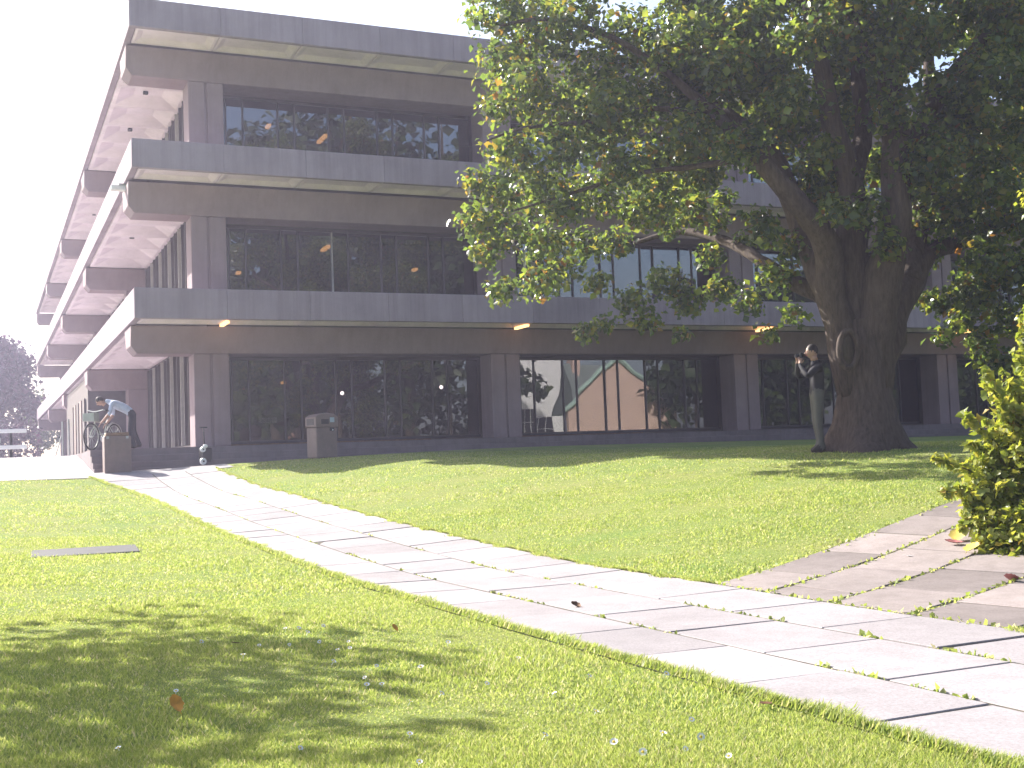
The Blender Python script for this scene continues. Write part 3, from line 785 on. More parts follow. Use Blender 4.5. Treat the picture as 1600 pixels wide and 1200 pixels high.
for (px, py, dp, r, n) in [(1622,310,11.2,.16,330),(1650,400,11.2,.22,450),(1618,500,11.0,.15,330),(1645,450,11.1,.22,450),(1592,640,10.6,.22,520),(1565,705,10.4,.23,620),(1600,740,10.2,.30,950),(1548,780,10.2,.22,900),(1585,810,10.0,.26,1200),(1598,872,9.9,.16,800),(1610,880,9.9,.26,1100),(1540,745,10.5,.2,700),(1592,915,9.7,.15,600),(1562,868,9.8,.17,800),(1580,905,9.6,.18,900),(1548,828,9.9,.17,700),(1530,790,10.1,.17,600),(1615,925,9.6,.2,900),(1640,905,9.7,.25,1000),(1600,830,9.8,.2,900),(1625,860,9.6,.22,1000),(1640,680,10.4,.36,1600),(1660,820,10.0,.36,1600),(1650,560,10.8,.34,1500)]:
    q_, d_ = clump_points(tuple(S(px, py, dp)), (r, r, r*1.15), n, .25)
    lp += [Vector(a) for a in q_]; lo_ += [Vector(a) for a in d_]
for (px, py) in [(1612, 300), (1640, 340)]:
    tip = S(px+60, py, 11.2); root = Vector((.35, .3, 0))
    link("stem", MB().tube([root, (tip+root)*.5+Vector((.15, 0, 0)), tip], [.02, .014, .006], 5).mesh("stem", M['twig'], True), shrub)
f_ = link("foliage", leaf_mesh("foliage", np.array([tuple(p) for p in lp]), .058, M['shrub_leaf'], .1, out=np.array([tuple(d) for d in lo_])), shrub); f_["kind"] = "stuff"

def simple_tree(name, x, y, h, r, mat, label, leaf=.3, dens=60, trunk_h=.35, group=None, zb=None, squash=1.0, nclump=26, tr=.028, tmat='trunk'):
    z = gz(x, y)-.05 if zb is None else zb
    t = empty(name, (x, y, z), label, "tree", group)
    limb(t, [(0, 0, 0), (.1, 0, h*.3), (-.1, .1, h*.62), (0, 0, h*.85)], [h*tr, h*tr*.8, h*tr*.5, .03], "trunk", tmat)
    cl = []
    for k in range(nclump):
        d = rng.normal(size=3); d /= np.linalg.norm(d); q = rng.uniform(.25, .95)
        zc = h*(trunk_h+(1-trunk_h)/2); hz = h*(1-trunk_h)/2
        rr = r*rng.uniform(.26, .42)
        p = (d[0]*q*(r-rr*.5), d[1]*q*(r-rr*.5), zc+d[2]*q*(hz-rr*.5))
        cl.append((p, (rr, rr, rr*.8*squash)))
        if k % 4 == 0: limb(t, [(0, 0, h*.3), (p[0]*.5, p[1]*.5, (h*.3+p[2])*.52), p], [h*.012, h*.008, .02], "branch", seg=6)
    crown("crown", cl, t, leaf, mat, None, dens=dens, shell=.4)
    return t
# trees beyond the far end of the side front
simple_tree("copper_beech_tree", 1.1, 100, 14.0, 4.1, 'copper_leaf', "dark purple-leaved tree at the far left beyond the end of the building", .34, 130, .10, nclump=40)
simple_tree("far_tree", -5.5, 92, 16.5, 4.6, 'dark_leaf', "tall green tree at the left edge with only its outer twigs in view", .36, 90, .12)
simple_tree("far_tree", 4.4, 112, 8.5, 3.0, 'dark_leaf', "small green tree seen under the end of the concrete bands", .30, 90, .15)
hd = empty("hedge", (0, 86, gz(0, 30.4)), "dark clipped hedge under the purple tree at the far left", "hedge")
cl = [((x, rng.uniform(-.4, .4), z), (1.0, .9, .8)) for x in np.arange(-6, 3.6, .8) for z in (.7, 1.9, 2.9)]
crown("foliage", cl, hd, .2, 'copper_leaf', None, dens=260, shell=.5)
limb(hd, [(0, 0, 0), (0, 0, 2.2)], [.12, .05], "stem")
# tree left of the camera, outside the frame, whose dappled shade falls on the near lawn
simple_tree("lawn_tree", -3.15, 12.3, 6.6, 2.9, 'leaf', "broadleaf tree left of the lawn that throws dappled shade on the grass", .14, 235, .34, nclump=22)
# trees behind the camera, mirrored in the windows
for (x, y, h, r) in [(16.5, -7, 25, 5), (21, -8, 28.5, 5.5), (25, -6, 27.0, 5), (29, -8, 28, 5), (33.0, -10, 27.5, 4.5), (8, -20, 17, 6), (49, -9, 15, 4.6), (55, -7, 16, 5.5), (60, -12, 16, 7), (70, -8, 18, 8), (84, -14, 16, 8), (20, -28, 19, 7), (96, 2, 17, 8)]:
    simple_tree("park_tree", x, y, h, r, 'dark_leaf', "large park tree reflected in the dark windows", .6, 36, .03, "park trees mirrored in the windows", nclump=46, tr=.015, tmat='twig')
ph = empty("horizon_block_hedge", (24, -19, 0), "tall dark hedge added out of view to block the bright horizon in the window reflections", "hedge")  # added behind the camera to keep the bright horizon out of the glass
crown("foliage", [((x, rng.uniform(-.5, .5), z), (2.2, 1.6, 1.7)) for x in np.arange(-16, 13, 2.2) for z in (1.2, 3.6, 6.0)], ph, .5, 'dark_leaf', None, dens=40, shell=.4)
limb(ph, [(0, 0, 0), (0, 0, 4)], [.12, .05], "stem", 'twig')

# houses behind the camera, mirrored in the ground floor glass
def house(name, x0, x1, y, depth, h, wall, label, roof_h, wins):
    t = empty(name, (x0, y, 0), label, "house")
    link("wall", MB().box(0, x1-x0, -depth, 0, 0, h).mesh("wall", M[wall]), t)
    r = MB().prism([(.35, h-.1), (-depth/2, h+roof_h), (-depth-.35, h-.1)], -.3, x1-x0+.3, 'x'); link("roof", r.mesh("roof", M['slate']), t)
    link("gutter", MB().tube([(-.3, .42, h-.12), (x1-x0+.3, .42, h-.12)], .09, 6).mesh("gutter", M['gutter']), t)
    for (wx, wz, w, hh) in wins:
        f = link("window", MB().box(wx, wx+w, .002, .05, wz, wz+hh).mesh("window", M['black']), t)
        for k in range(1, 3): link("glazing_bar", MB().box(wx+w*k/3-.03, wx+w*k/3+.03, .052, .09, wz, wz+hh).mesh("glazing_bar", M['white']), f)
        link("glazing_bar", MB().box(wx, wx+w, .052, .085, wz+hh/2-.03, wz+hh/2+.03).mesh("glazing_bar", M['white']), f)
    return t
def mirror(px, py, d):
    q = at(px, py, d); return Vector((q.x, 2*(BY+GY_)-q.y, q.z))
wa, wb = mirror(816, 600, 112), mirror(912, 600, 112)
house("white_house", wa.x, wb.x, wa.y-3, 8, 14.0, 'white_wall', "white rendered house mirrored in the ground floor glass", 3, [(1.7, 2.6, 2.3, 2.3), (.4, 7.2, .5, 3.2), (4.7, 5.2, .7, .4)])
ga, gb = mirror(903, 636, 84), mirror(1010, 570, 84)
W_ = gb.x-ga.x; za, zb_ = ga.z, gb.z+.6
pk = empty("pink_house", (ga.x, ga.y-2, 0), "pink rendered gable with pale green verge mirrored in the ground floor glass", "house")
link("wall", MB().prism([(0, 0), (W_+5, 0), (W_+5, za), (W_, zb_), (0, za)][::-1], 0, -.4, 'y').mesh("wall", M['pink_wall']) , pk)
link("verge", MB().tube([(-.4, .1, za-.25), (W_, .1, zb_+.05)], .17, 6).tube([(W_, .1, zb_+.05), (W_+5.3, .1, za-.2)], .17, 6).mesh("verge", M['gutter']), pk)
link("roof", MB().prism([(-.6, za-.3), (-2.6, za+3.4), (-5, za-.3)], 1.0, W_+1, 'x').mesh("roof", M['slate']), pk)
link("chimney", MB().box(1.6, 3.0, -3.2, -2.2, za+2, za+5.2).mesh("chimney", M['pink_wall']), pk)

# ------------------------------------------------------------------ people
def skin_mesh(joints, edges, levels=2):
    """joints: name -> (pos, radius, material index); returns a mesh grown by the Skin modifier, faces coloured by nearest bone"""
    names = list(joints); ix = {n: i for i, n in enumerate(names)}
    me = bpy.data.meshes.new("skeleton"); me.from_pydata([joints[n][0] for n in names], [(ix[a], ix[b]) for a, b in edges], [])
    o = bpy.data.objects.new("skeleton", me); COL.objects.link(o)
    o.modifiers.new("skin", 'SKIN'); 
    sk = me.skin_vertices[0].data
    for n in names:
        r = joints[n][1]; r = r if hasattr(r, '__len__') else (r, r)
        sk[ix[n]].radius = r; sk[ix[n]].use_root = (n == 'pelvis')
    s = o.modifiers.new("sub", 'SUBSURF'); s.levels = levels; s.render_levels = levels
    dg = bpy.context.evaluated_depsgraph_get(); dg.update()
    out = bpy.data.meshes.new_from_object(o.evaluated_get(dg))
    bpy.data.objects.remove(o); bpy.data.meshes.remove(me)
    A = np.array([joints[a][0] for a, b in edges]); B = np.array([joints[b][0] for a, b in edges])
    em = [joints[b][2] for a, b in edges]
    rad = np.array([max(np.mean(joints[a][1]), np.mean(joints[b][1])) for a, b in edges])
    mi = []
    for p in out.polygons:
        c = np.array(p.center); AB = B-A; t = (((c-A)*AB).sum(1)/np.maximum((AB*AB).sum(1), 1e-9)).clip(0, 1)
        d = np.linalg.norm(A+AB*t[:, None]-c, axis=1)-rad*.6
        mi.append(em[int(np.argmin(d))])
    out.polygons.foreach_set("material_index", mi); out.polygons.foreach_set("use_smooth", [True]*len(mi))
    return out
def add_hand(J, E, tag_, wrist, palm, fdir, side, curl, m):
    """palm, four unequal fingers and a thumb, bent at the knuckles"""
    w, p = Vector(wrist), Vector(palm); d = Vector(fdir).normalized(); s = Vector(side).normalized(); c = Vector(curl).normalized()
    pn = 'palm'+tag_; J[pn] = (tuple(p), .026, m); E.append(('wrist'+tag_, pn))
    for k, (off, ln) in enumerate([(-.027, .062), (-.009, .075), (.009, .070), (.026, .055)]):
        a = p+d*.035+s*off; b = a+d*ln*.55+c*ln*.25; e = b+d*ln*.2+c*ln*.5
        for q, (pt, r) in enumerate([(a, .0105), (b, .0095), (e, .008)]):
            J['f%s%d%d' % (tag_, k, q)] = (tuple(pt), r, m)
        E += [(pn, 'f%s%d0' % (tag_, k)), ('f%s%d0' % (tag_, k), 'f%s%d1' % (tag_, k)), ('f%s%d1' % (tag_, k), 'f%s%d2' % (tag_, k))]
    a = p-s*.038-d*.01; b = a-s*.018+d*.035+c*.015
    J['th%s0' % tag_] = (tuple(a), .012, m); J['th%s1' % tag_] = (tuple(b), .0095, m)
    E += [(pn, 'th%s0' % tag_), ('th%s0' % tag_, 'th%s1' % tag_)]
def add_head(parent, c, fwd, up, mats_skin, hair=True, bald=False):
    """head with brow, nose, mouth, ears and eyes as one mesh; hair cap as its own piece"""
    f = Vector(fwd).normalized(); u = Vector(up); u = (u-f*u.dot(f)).normalized(); r = f.cross(u)
    Mx = Matrix(((r.x, f.x, u.x, c[0]), (r.y, f.y, u.y, c[1]), (r.z, f.z, u.z, c[2]), (0, 0, 0, 1)))
    mb = MB().ball((0, 0, .0), (.075, .095, .115), 16, 12)
    mb.v = [(x*(1-.28*max(0, -z)/.115), y*(1+.06*(y > 0 and z < 0)), z) for x, y, z in mb.v]
    mb.ball((0, .098, -.018), (.014, .022, .024), 8, 6); mb.ball((-.076, -.005, -.01), (.012, .022, .032), 8, 6); mb.ball((.076, -.005, -.01), (.012, .022, .032), 8, 6)
    mb.ball((0, .088, -.058), (.024, .010, .007), 8, 5, 1); mb.ball((-.030, .086, .006), (.013, .008, .009), 8, 5, 2); mb.ball((.030, .086, .006), (.013, .008, .009), 8, 5, 2)
    mb.tube([(0, -.02, -.07), (0, -.03, -.15)], [.055, .058], 12)
    mb.v = [tuple(Mx @ Vector(p)) for p in mb.v]
    link("head", mb.mesh("head", [M['skin'], M['red'], M['hair']], True), parent)
    hb = MB().ball((0, -.012, .018), (.083, .098, .112), 16, 12)
    keep = [fi for fi, fc in enumerate(hb.f) if np.mean([hb.v[i][2] for i in fc])-.55*np.mean([hb.v[i][1] for i in fc]) > (-.005 if not bald else .2)]
    hb.f = [hb.f[i] for i in keep]; hb.mi = [0]*len(hb.f); hb.v = [tuple(Mx @ Vector(p)) for p in hb.v]
    if hb.f: link("hair", hb.mesh("hair", M['hair'], True), parent)

# standing person with a camera, in front of the big tree; local +X = the way they face
pp = at(1281, 709, 19.3); pp.z = gz(pp.x, pp.y)
face = -RGT.copy(); face.z = 0; face.normalize()
per = empty("person", pp, "person in dark jacket and grey trousers standing by the tree trunk holding a camera up", "person", rz=math.atan2(face.y, face.x))
J = dict(pelvis=((0,0,.95),(.15,.12),1), waist=((-.01,0,1.08),(.145,.115),0), chest=((-.01,0,1.30),(.165,.125),0), neck=((.0,0,1.475),(.062,.062),0), nape=((.02,0,1.55),(.05,.05),2),
         hipL=((0,.09,.90),.10,1), kneeL=((.02,.10,.50),.07,1), ankL=((-.01,.11,.10),.05,1), toeL=((.15,.13,.04),.042,3), heelL=((-.06,.11,.045),.04,3),
         hipR=((0,-.09,.90),.10,1), kneeR=((.0,-.11,.50),.07,1), ankR=((-.05,-.12,.10),.05,1), toeR=((.11,-.15,.04),.042,3), heelR=((-.10,-.12,.045),.04,3),
         shL=((-.01,.19,1.41),.072,0), elL=((.20,.25,1.24),.055,0), wristL=((.26,.07,1.44),.036,0),
         shR=((-.01,-.19,1.41),.072,0), elR=((.23,-.24,1.26),.055,0), wristR=((.27,-.07,1.45),.036,0))
E_ = [('pelvis','waist'),('waist','chest'),('chest','neck'),('neck','nape')]
for s in 'LR': E_ += [('pelvis','hip'+s),('hip'+s,'knee'+s),('knee'+s,'ank'+s),('ank'+s,'toe'+s),('ank'+s,'heel'+s),('chest','sh'+s),('sh'+s,'el'+s),('el'+s,'wrist'+s)]
add_hand(J, E_, 'L', J['wristL'][0], (.245,.055,1.50), (.1,-.25,1), (1,0,0), (-.3,-1,.2), 2)
add_hand(J, E_, 'R', J['wristR'][0], (.265,-.055,1.505), (.1,.25,1), (1,0,0), (-.3,1,.2), 2)
bm_ = skin_mesh(J, E_)
for m in ('jacket', 'trouser', 'skin', 'shoe'): bm_.materials.append(M[m])
link("body", bm_, per)
add_head(per, (.045, 0, 1.655), (1, 0, -.06), (0, 0, 1), None)
camo = empty("camera_in_hands", pp, "small dark camera held up to the face by the standing person", "camera", rz=per.rotation_euler.z)
link("camera_body", bevel(MB().box(.205, .255, -.065, .065, 1.555, 1.64).mesh("camera_body", M['black']), .008), camo)
link("lens", MB().tube([(.252, 0, 1.597), (.32, 0, 1.597)], .033, 12).mesh("lens", M['black']), camo)

# person bending over the bicycle on the terrace; local +X = towards image left
TZ = base+.58
mp_ = Vector((BX+.10, BY+1.75, TZ))
man = empty("person", mp_, "person in pale blue shirt and dark trousers bending forward over a bicycle at the steps", "person", rz=math.pi-.12)
J = dict(pelvis=((.02,0,.93),(.15,.13),1), waist=((.13,0,1.03),(.135,.125),0), chest=((.38,0,1.18),(.165,.14),0), neck=((.60,0,1.27),(.06,.06),0), nape=((.68,0,1.285),(.05,.05),2),
         hipL=((.0,.09,.88),.10,1), kneeL=((.06,.11,.48),.072,1), ankL=((-.03,.12,.10),.052,1), toeL=((.14,.14,.04),.042,3), heelL=((-.08,.12,.045),.04,3),
         hipR=((.0,-.09,.88),.10,1), kneeR=((-.02,-.11,.47),.072,1), ankR=((-.16,-.12,.12),.052,1), toeR=((.02,-.14,.04),.042,3), heelR=((-.22,-.12,.06),.04,3),
         shL=((.50,.19,1.20),.07,0), elL=((.56,.24,.93),.05,0), wristL=((.72,.16,.76),.034,2),
         shR=((.50,-.19,1.20),.07,0), elR=((.48,-.25,.93),.05,0), wristR=((.62,-.18,.74),.034,2))
E_ = [('pelvis','waist'),('waist','chest'),('chest','neck'),('neck','nape')]
for s in 'LR': E_ += [('pelvis','hip'+s),('hip'+s,'knee'+s),('knee'+s,'ank'+s),('ank'+s,'toe'+s),('ank'+s,'heel'+s),('chest','sh'+s),('sh'+s,'el'+s),('el'+s,'wrist'+s)]
add_hand(J, E_, 'L', J['wristL'][0], (.77,.15,.71), (.6,0,-.8), (0,1,0), (.3,-.2,-1), 2)
add_hand(J, E_, 'R', J['wristR'][0], (.67,-.17,.69), (.6,0,-.8), (0,1,0), (.3,.2,-1), 2)
bm_ = skin_mesh(J, E_)
for m in ('shirt', 'dark_trouser', 'skin', 'shoe'): bm_.materials.append(M[m])
link("body", bm_, man)
add_head(man, (.80, 0, 1.27), (.75, 0, -.66), (.66, 0, .75), None)

# ------------------------------------------------------------------ bicycle
bk = empty("bicycle", (BX-.62, BY+1.9, TZ), "grey-green bicycle standing on the terrace beside the bending person", "bicycle", rz=math.radians(232))
def wheel(x, name="wheel"):
    R_ = .335
    ring = [(x+R_*math.cos(a), 0, R_+.005+R_*math.sin(a)) for a in np.linspace(0, 2*math.pi, 29)]
    w = link(name, MB().tube([(x+(R_-.03)*math.cos(a), 0, R_+.005+(R_-.03)*math.sin(a)) for a in np.linspace(0, 2*math.pi, 29)], .012, 6, cap=False).tube([(x, -.04, R_+.005), (x, .04, R_+.005)], .02, 8).mesh("rim", M['steel']), bk)
    link("tyre", MB().tube(ring, .018, 6, cap=False).mesh("tyre", M['rubber']), w)
    sp_ = MB()
    for k in range(14):
        a = 2*math.pi*k/14; sp_.tube([(x, .02*(-1)**k, R_+.005), (x+(R_-.03)*math.cos(a), 0, R_+.005+(R_-.03)*math.sin(a))], .0022, 4)
    link("spokes", sp_.mesh("spokes", M['steel']), w)
wheel(-.5); wheel(.53)
Z0 = .34
link("frame", MB().tube([(-.03,0,.29),(-.19,0,.80)], .017).tube([(-.15,0,.70),(.36,0,.74)], .017).tube([(-.03,0,.29),(.37,0,.68)], .019).tube([(-.5,.05,Z0),(-.03,.03,.29)], .011).tube([(-.5,-.05,Z0),(-.03,-.03,.29)], .011).tube([(-.5,.05,Z0),(-.16,.02,.70)], .009).tube([(-.5,-.05,Z0),(-.16,-.02,.70)], .009).tube([(.34,0,.84),(.40,0,.60)], .02).mesh("frame", M['bike']), bk)
link("fork", MB().tube([(.40,.0,.60),(.42,.055,.52),(.53,.06,Z0)], .012).tube([(.40,.0,.60),(.42,-.055,.52),(.53,-.06,Z0)], .012).mesh("fork", M['bike']), bk)
link("handlebar", MB().tube([(.34,0,.84),(.33,0,.98)], .014).tube([(.22,.30,1.0),(.33,.22,1.03),(.36,.05,.99),(.36,-.05,.99),(.33,-.22,1.03),(.22,-.30,1.0)], .013).mesh("handlebar", M['steel']), bk)
link("grip", MB().tube([(.20,.305,.998),(.29,.25,1.02)], .018).mesh("grip", M['black']), bk)
link("grip", MB().tube([(.20,-.305,.998),(.29,-.25,1.02)], .018).mesh("grip", M['black']), bk)
sd_ = MB().ball((-.22,0,.88), (.13,.075,.035), 12, 7); sd_.v = [(x, y*(1 if x < -.2 else max(.3, 1-(x+.2)*6)), z) for x, y, z in sd_.v]
link("saddle", sd_.mesh("saddle", M['black'], True), bk)
link("seat_post", MB().tube([(-.19,0,.80),(-.205,0,.86)], .014).mesh("seat_post", M['steel']), bk)
link("crank", MB().tube([(-.03,-.05,.29),(-.03,.05,.29)], .09, 14).tube([(-.03,.06,.29),(.06,.07,.16)], .01).tube([(-.03,-.06,.29),(-.12,-.07,.42)], .01).box(.02,.10,.08,.16,.145,.17).box(-.16,-.08,-.16,-.08,.41,.435).mesh("crank", M['steel']), bk)
link("basket", MB().box(.42,.66,-.16,.16,.74,.76).box(.42,.44,-.16,.16,.76,.95).box(.64,.66,-.16,.16,.76,.95).box(.44,.64,-.16,-.14,.76,.95).box(.44,.64,.14,.16,.76,.95).mesh("basket", M['bike']), bk)
link("mudguard", MB().tube([(-.5+.37*math.cos(a), 0, .34+.37*math.sin(a)) for a in np.linspace(.5, 2.9, 12)], .02, 6).mesh("mudguard", M['steel']), bk)

# ------------------------------------------------------------------ bins, box, small things by the steps
def litter_bin(x, y, z, rz):
    t = empty("litter_bin", (x, y, z), "brown litter bin with domed hood and pale sticker standing against the building steps", "bin", rz=rz)
    link("body", bevel(MB().box(-.29, .29, -.27, .27, .04, .80).mesh("body", M['bin']), .03, 2), t)
    link("foot", MB().box(-.24, .24, -.22, .22, 0, .038).mesh("foot", M['black']), t)
    pr = [(-.31, .803), (.31, .803), (.31, 1.06), (.20, 1.13), (0, 1.155), (-.20, 1.13), (-.31, 1.06)]
    link("hood", bevel(MB().prism([(a, b) for a, b in pr], -.29, .29, 'y').mesh("hood", M['bin']), .015), t)
    link("dark_slot_plate", MB().box(-.318, -.312, -.19, .19, .86, 1.02).mesh("dark_slot_plate", M['black']), t)  # black plates, their colour stands for the shade inside the hood slots
    link("dark_slot_plate", MB().box(-.16, .05, -.298, -.292, .88, 1.00).mesh("dark_slot_plate", M['black']), t)
    st = link("sticker", MB().box(.08, .20, -.300, -.2925, .92, 1.04).mesh("sticker", M['sticker']), t)
    link("lock_plate", MB().box(.08, .19, -.296, -.2755, .70, .78).ball((.15, -.298, .73), (.02, .008, .02), 8, 5, 1).mesh("lock_plate", [M['black'], M['white']]), t)
    return t
lb = at(504, 718, 29.6)
litter_bin(lb.x, lb.y, gz(lb.x, lb.y)-.03, .22)
bx = at(153, 735, 30.3)
box = empty("brown_box", (bx.x, BY-.62, gz(bx.x, BY-.4)-.02), "square brown box shaped bin at the left end of the steps", "bin")
link("body", bevel(MB().box(0, .62, 0, .55, 0, .90).mesh("body", M['bin']), .015), box)
link("lid", bevel(MB().box(.04, .58, .04, .51, .905, .99).mesh("lid", M['wood']), .015), box)
for hx in (.05, .5): link("hinge", MB().box(hx, hx+.06, -.01, -.002, .84, .90).mesh("hinge", M['steel']), box)
link("door", MB().box(.06, .56, -.006, -.001, .08, .80).mesh("door", M['bin']), box)
# handcart parked at the corner
hc = at(320, 727, 30.2)
cart = empty("handcart", (hc.x, hc.y, gz(hc.x, hc.y)), "small black upright handcart with white discs and a ball imitating glints, parked at the corner of the lawn", "handcart", rz=.35)
link("handle", MB().tube([(0, 0, .3), (0, .03, .98)], .018, 8).tube([(-.1, .03, .98), (.1, .03, .98)], .018, 8).mesh("handle", M['black']), cart)
link("body", bevel(MB().box(-.10, .16, -.12, .12, .10, .46).mesh("body", M['black']), .03, 2), cart)
for (y, z, r) in [(-.16, .12, .085), (-.16, .42, .07)]:  # white discs painted in for bright glints, not real wheels
    w_ = link("wheel", MB().tube([(-.12, y, z), (-.12, y+.05, z)], r, 14).mesh("wheel", M['white']), cart)
    link("disc_centre", MB().tube([(-.12, y-.01, z), (-.12, y-.002, z)], r*.3, 10).mesh("disc_centre", M['black']), w_)
link("lamp", MB().ball((-.06, -.15, .50), (.07, .05, .05), 10, 7).mesh("lamp", M['white'], True), cart)  # white ball painted in for another glint, not a lamp
# barrier and posts on the terrace, far left
ba = Vector((BX-6.6, BY+9.0, base+.52))
bar = empty("barrier", ba, "white two rail barrier on the terrace at the left edge", "barrier")
for z in (.30, .80): link("rail", bevel(MB().box(0, 4.35, -.03, .03, z, z+.12).mesh("rail", M['white']), .01), bar)
for x in (.4, 2.1, 3.9): link("post", MB().box(x-.04, x+.04, .032, .10, 0, .95).mesh("post", M['black']), bar)
link("plate", MB().box(3.3, 3.6, -.032, -.02, .50, .66).mesh("plate", M['steel']), bar)
sg = empty("braced_post", (BX-.92, BY+14.0, base+.52), "pair of thin grey posts with a slanting brace under the side front", "post")
link("post", MB().tube([(0, 0, 0), (0, 0, 1.32)], .035, 8).mesh("post", M['steel']), sg)
link("post", MB().tube([(.22, 0, 0), (.20, 0, 1.40)], .035, 8).mesh("post", M['steel']), sg)
link("brace", MB().tube([(-.28, 0, 0), (-.02, 0, .85)], .022, 8).mesh("brace", M['steel']), sg)

# ------------------------------------------------------------------ flat stone in the left lawn
ms = on_ground(133, 862)
st = MB(); c0 = [(-.62, -.16), (.60, -.16), (.62, .17), (-.60, .16)]
so = link("stone_cover", bevel(MB().box(-.62, .62, -.5, .5, -.06, .012).mesh("stone_cover", M['stone']), .012), None, (ms.x, ms.y, ms.z+.0))
so.rotation_euler = (math.atan(gz(ms.x, ms.y+.3)-gz(ms.x, ms.y-.3))/.6, 0, -.06)
tag(so, "grey stone cover set flush in the left lawn", "cover")

# ------------------------------------------------------------------ grass
def in_paths(x, y):
    pl = PX0-.75*np.maximum(0, (y-24.5)/5.0)**1.5
    a = (x > pl+.02) & (x < PX1-.02) & (y < 29.7)
    u = (x-s0.x)*sd[0]+(y-s0.y)*sd[1]; v = (x-s0.x)*sn[0]+(y-s0.y)*sn[1]
    b = (v > .03) & (v < SW-.03) & (x > PX1-.02) & (u < 13)
    c = y > 29.3+.12*np.sin(x*3)
    c = np.where(x > 5.6, y > 30.9, c)
    d = (np.abs(x-ms.x) < .60) & (np.abs(y-ms.y) < .47)
    return a | b | c | d
def grass(n, dmin, dmax, h, w):
    """blades spread over the part of the lawn near the view, denser near the camera"""
    ang = rng.uniform(-.06, 1.02, n); r = np.sqrt(rng.uniform(dmin**2, dmax**2, n))
    x = r*np.sin(ang); y = r*np.cos(ang)
    k = ~in_paths(x+rng.normal(size=n)*.045, y+rng.normal(size=n)*.045)
    x, y, r = x[k], y[k], r[k]; n = len(x)
    z = gz_arr(x, y)-.004
    patch = .75+.35*np.sin(x*2.1+1.3*np.sin(y*1.7))*np.sin(y*2.6+x)
    hh = h*(.55+.9*rng.random(n))*patch; ww = w*(.7+.6*rng.random(n))
    a = rng.uniform(0, 2*math.pi, n); lean = rng.uniform(.2, 1.15, n)*hh; b = rng.uniform(0, 2*math.pi, n)
    v = np.empty((n, 3, 3))
    v[:, 0] = np.stack([x-np.cos(a)*ww, y-np.sin(a)*ww, z], 1); v[:, 1] = np.stack([x+np.cos(a)*ww, y+np.sin(a)*ww, z], 1)
    v[:, 2] = np.stack([x+np.cos(b)*lean, y+np.sin(b)*lean, z+hh], 1)
    return v.reshape(-1, 3)
def edge_grass(n):
    """ragged fringe of blades growing over the edges of the main path"""
    y = 2.5+27*rng.random(n)**1.6; left = rng.random(n) < .55
    off = np.abs(rng.normal(size=n))*.035*(.5+.5*np.sin(y*5.3)+.5*np.sin(y*13.1+1)).clip(.15, 1.5)
    pl = PX0-.75*np.maximum(0, (y-24.5)/5.0)**1.5
    x = np.where(left, pl+off-.02, PX1-off+.02)
    k = left | (gz_arr(x, y) > -9) & ~((x > PX1-.2) & ((x-s0.x)*sn[0]+(y-s0.y)*sn[1] > 0) & ((x-s0.x)*sn[0]+(y-s0.y)*sn[1] < SW))
    x, y, left = x[k], y[k], left[k]; n = len(x); z = gz_arr(x, y)+.012
    hh = (.018+.028*rng.random(n)); ww = .0032+.0005*y; a = rng.uniform(0, 2*math.pi, n)
    lean = np.where(left, 1, -1)*hh*rng.uniform(.1, 1.3, n); ly = rng.normal(size=n)*hh*.6
    v = np.empty((n, 3, 3))
    v[:, 0] = np.stack([x-np.cos(a)*ww, y-np.sin(a)*ww, z], 1); v[:, 1] = np.stack([x+np.cos(a)*ww, y+np.sin(a)*ww, z], 1); v[:, 2] = np.stack([x+lean, y+ly, z+hh], 1)
    return v.reshape(-1, 3)
gv = np.concatenate([edge_grass(60000), grass(260000, 2.4, 5.0, .024, .0032), grass(280000, 5.0, 10.0, .025, .0046), grass(200000, 10.0, 18.0, .027, .008), grass(110000, 18.0, 30.5, .03, .013)])
go = link("grass", fast_mesh("grass", gv, np.arange(len(gv)).reshape(-1, 3), M['grass_blade'])); go["kind"] = "stuff"
# moss and weeds in the joints of the side path
wp = []
for v in vcols[1:-1]:
    for k in range(620):
        if random.random() < .6:
            x, y = sp(u_start(v)+random.random()**1.3*6+.05, v+rng.normal()*.02); wp.append((x, y, gz(x, y)+.012))
for k in range(220):
    v = random.random()*SW; x, y = sp(u_start(v)+rng.normal()*.025, v); wp.append((x, y, gz(x, y)+.012))
for k in range(420):
    x, y = sp(u_start(0)+random.random()*8, rng.normal()*.05); wp.append((x, y, gz(x, y)+.012))
for xj_ in (3.68, 4.45):
    for k in range(1500):
        y = 2.8+22*random.random()**1.5
        if math.sin(y*3.1+xj_*7)+.8*math.sin(y*7.7+xj_) > .15: wp.append((xj_+rng.normal()*.006, y, gz(xj_, y)+.012))
we = link("weeds", leaf_mesh("weeds", np.array(wp), .030, M['grass_blade'], -.3)); we["kind"] = "stuff"

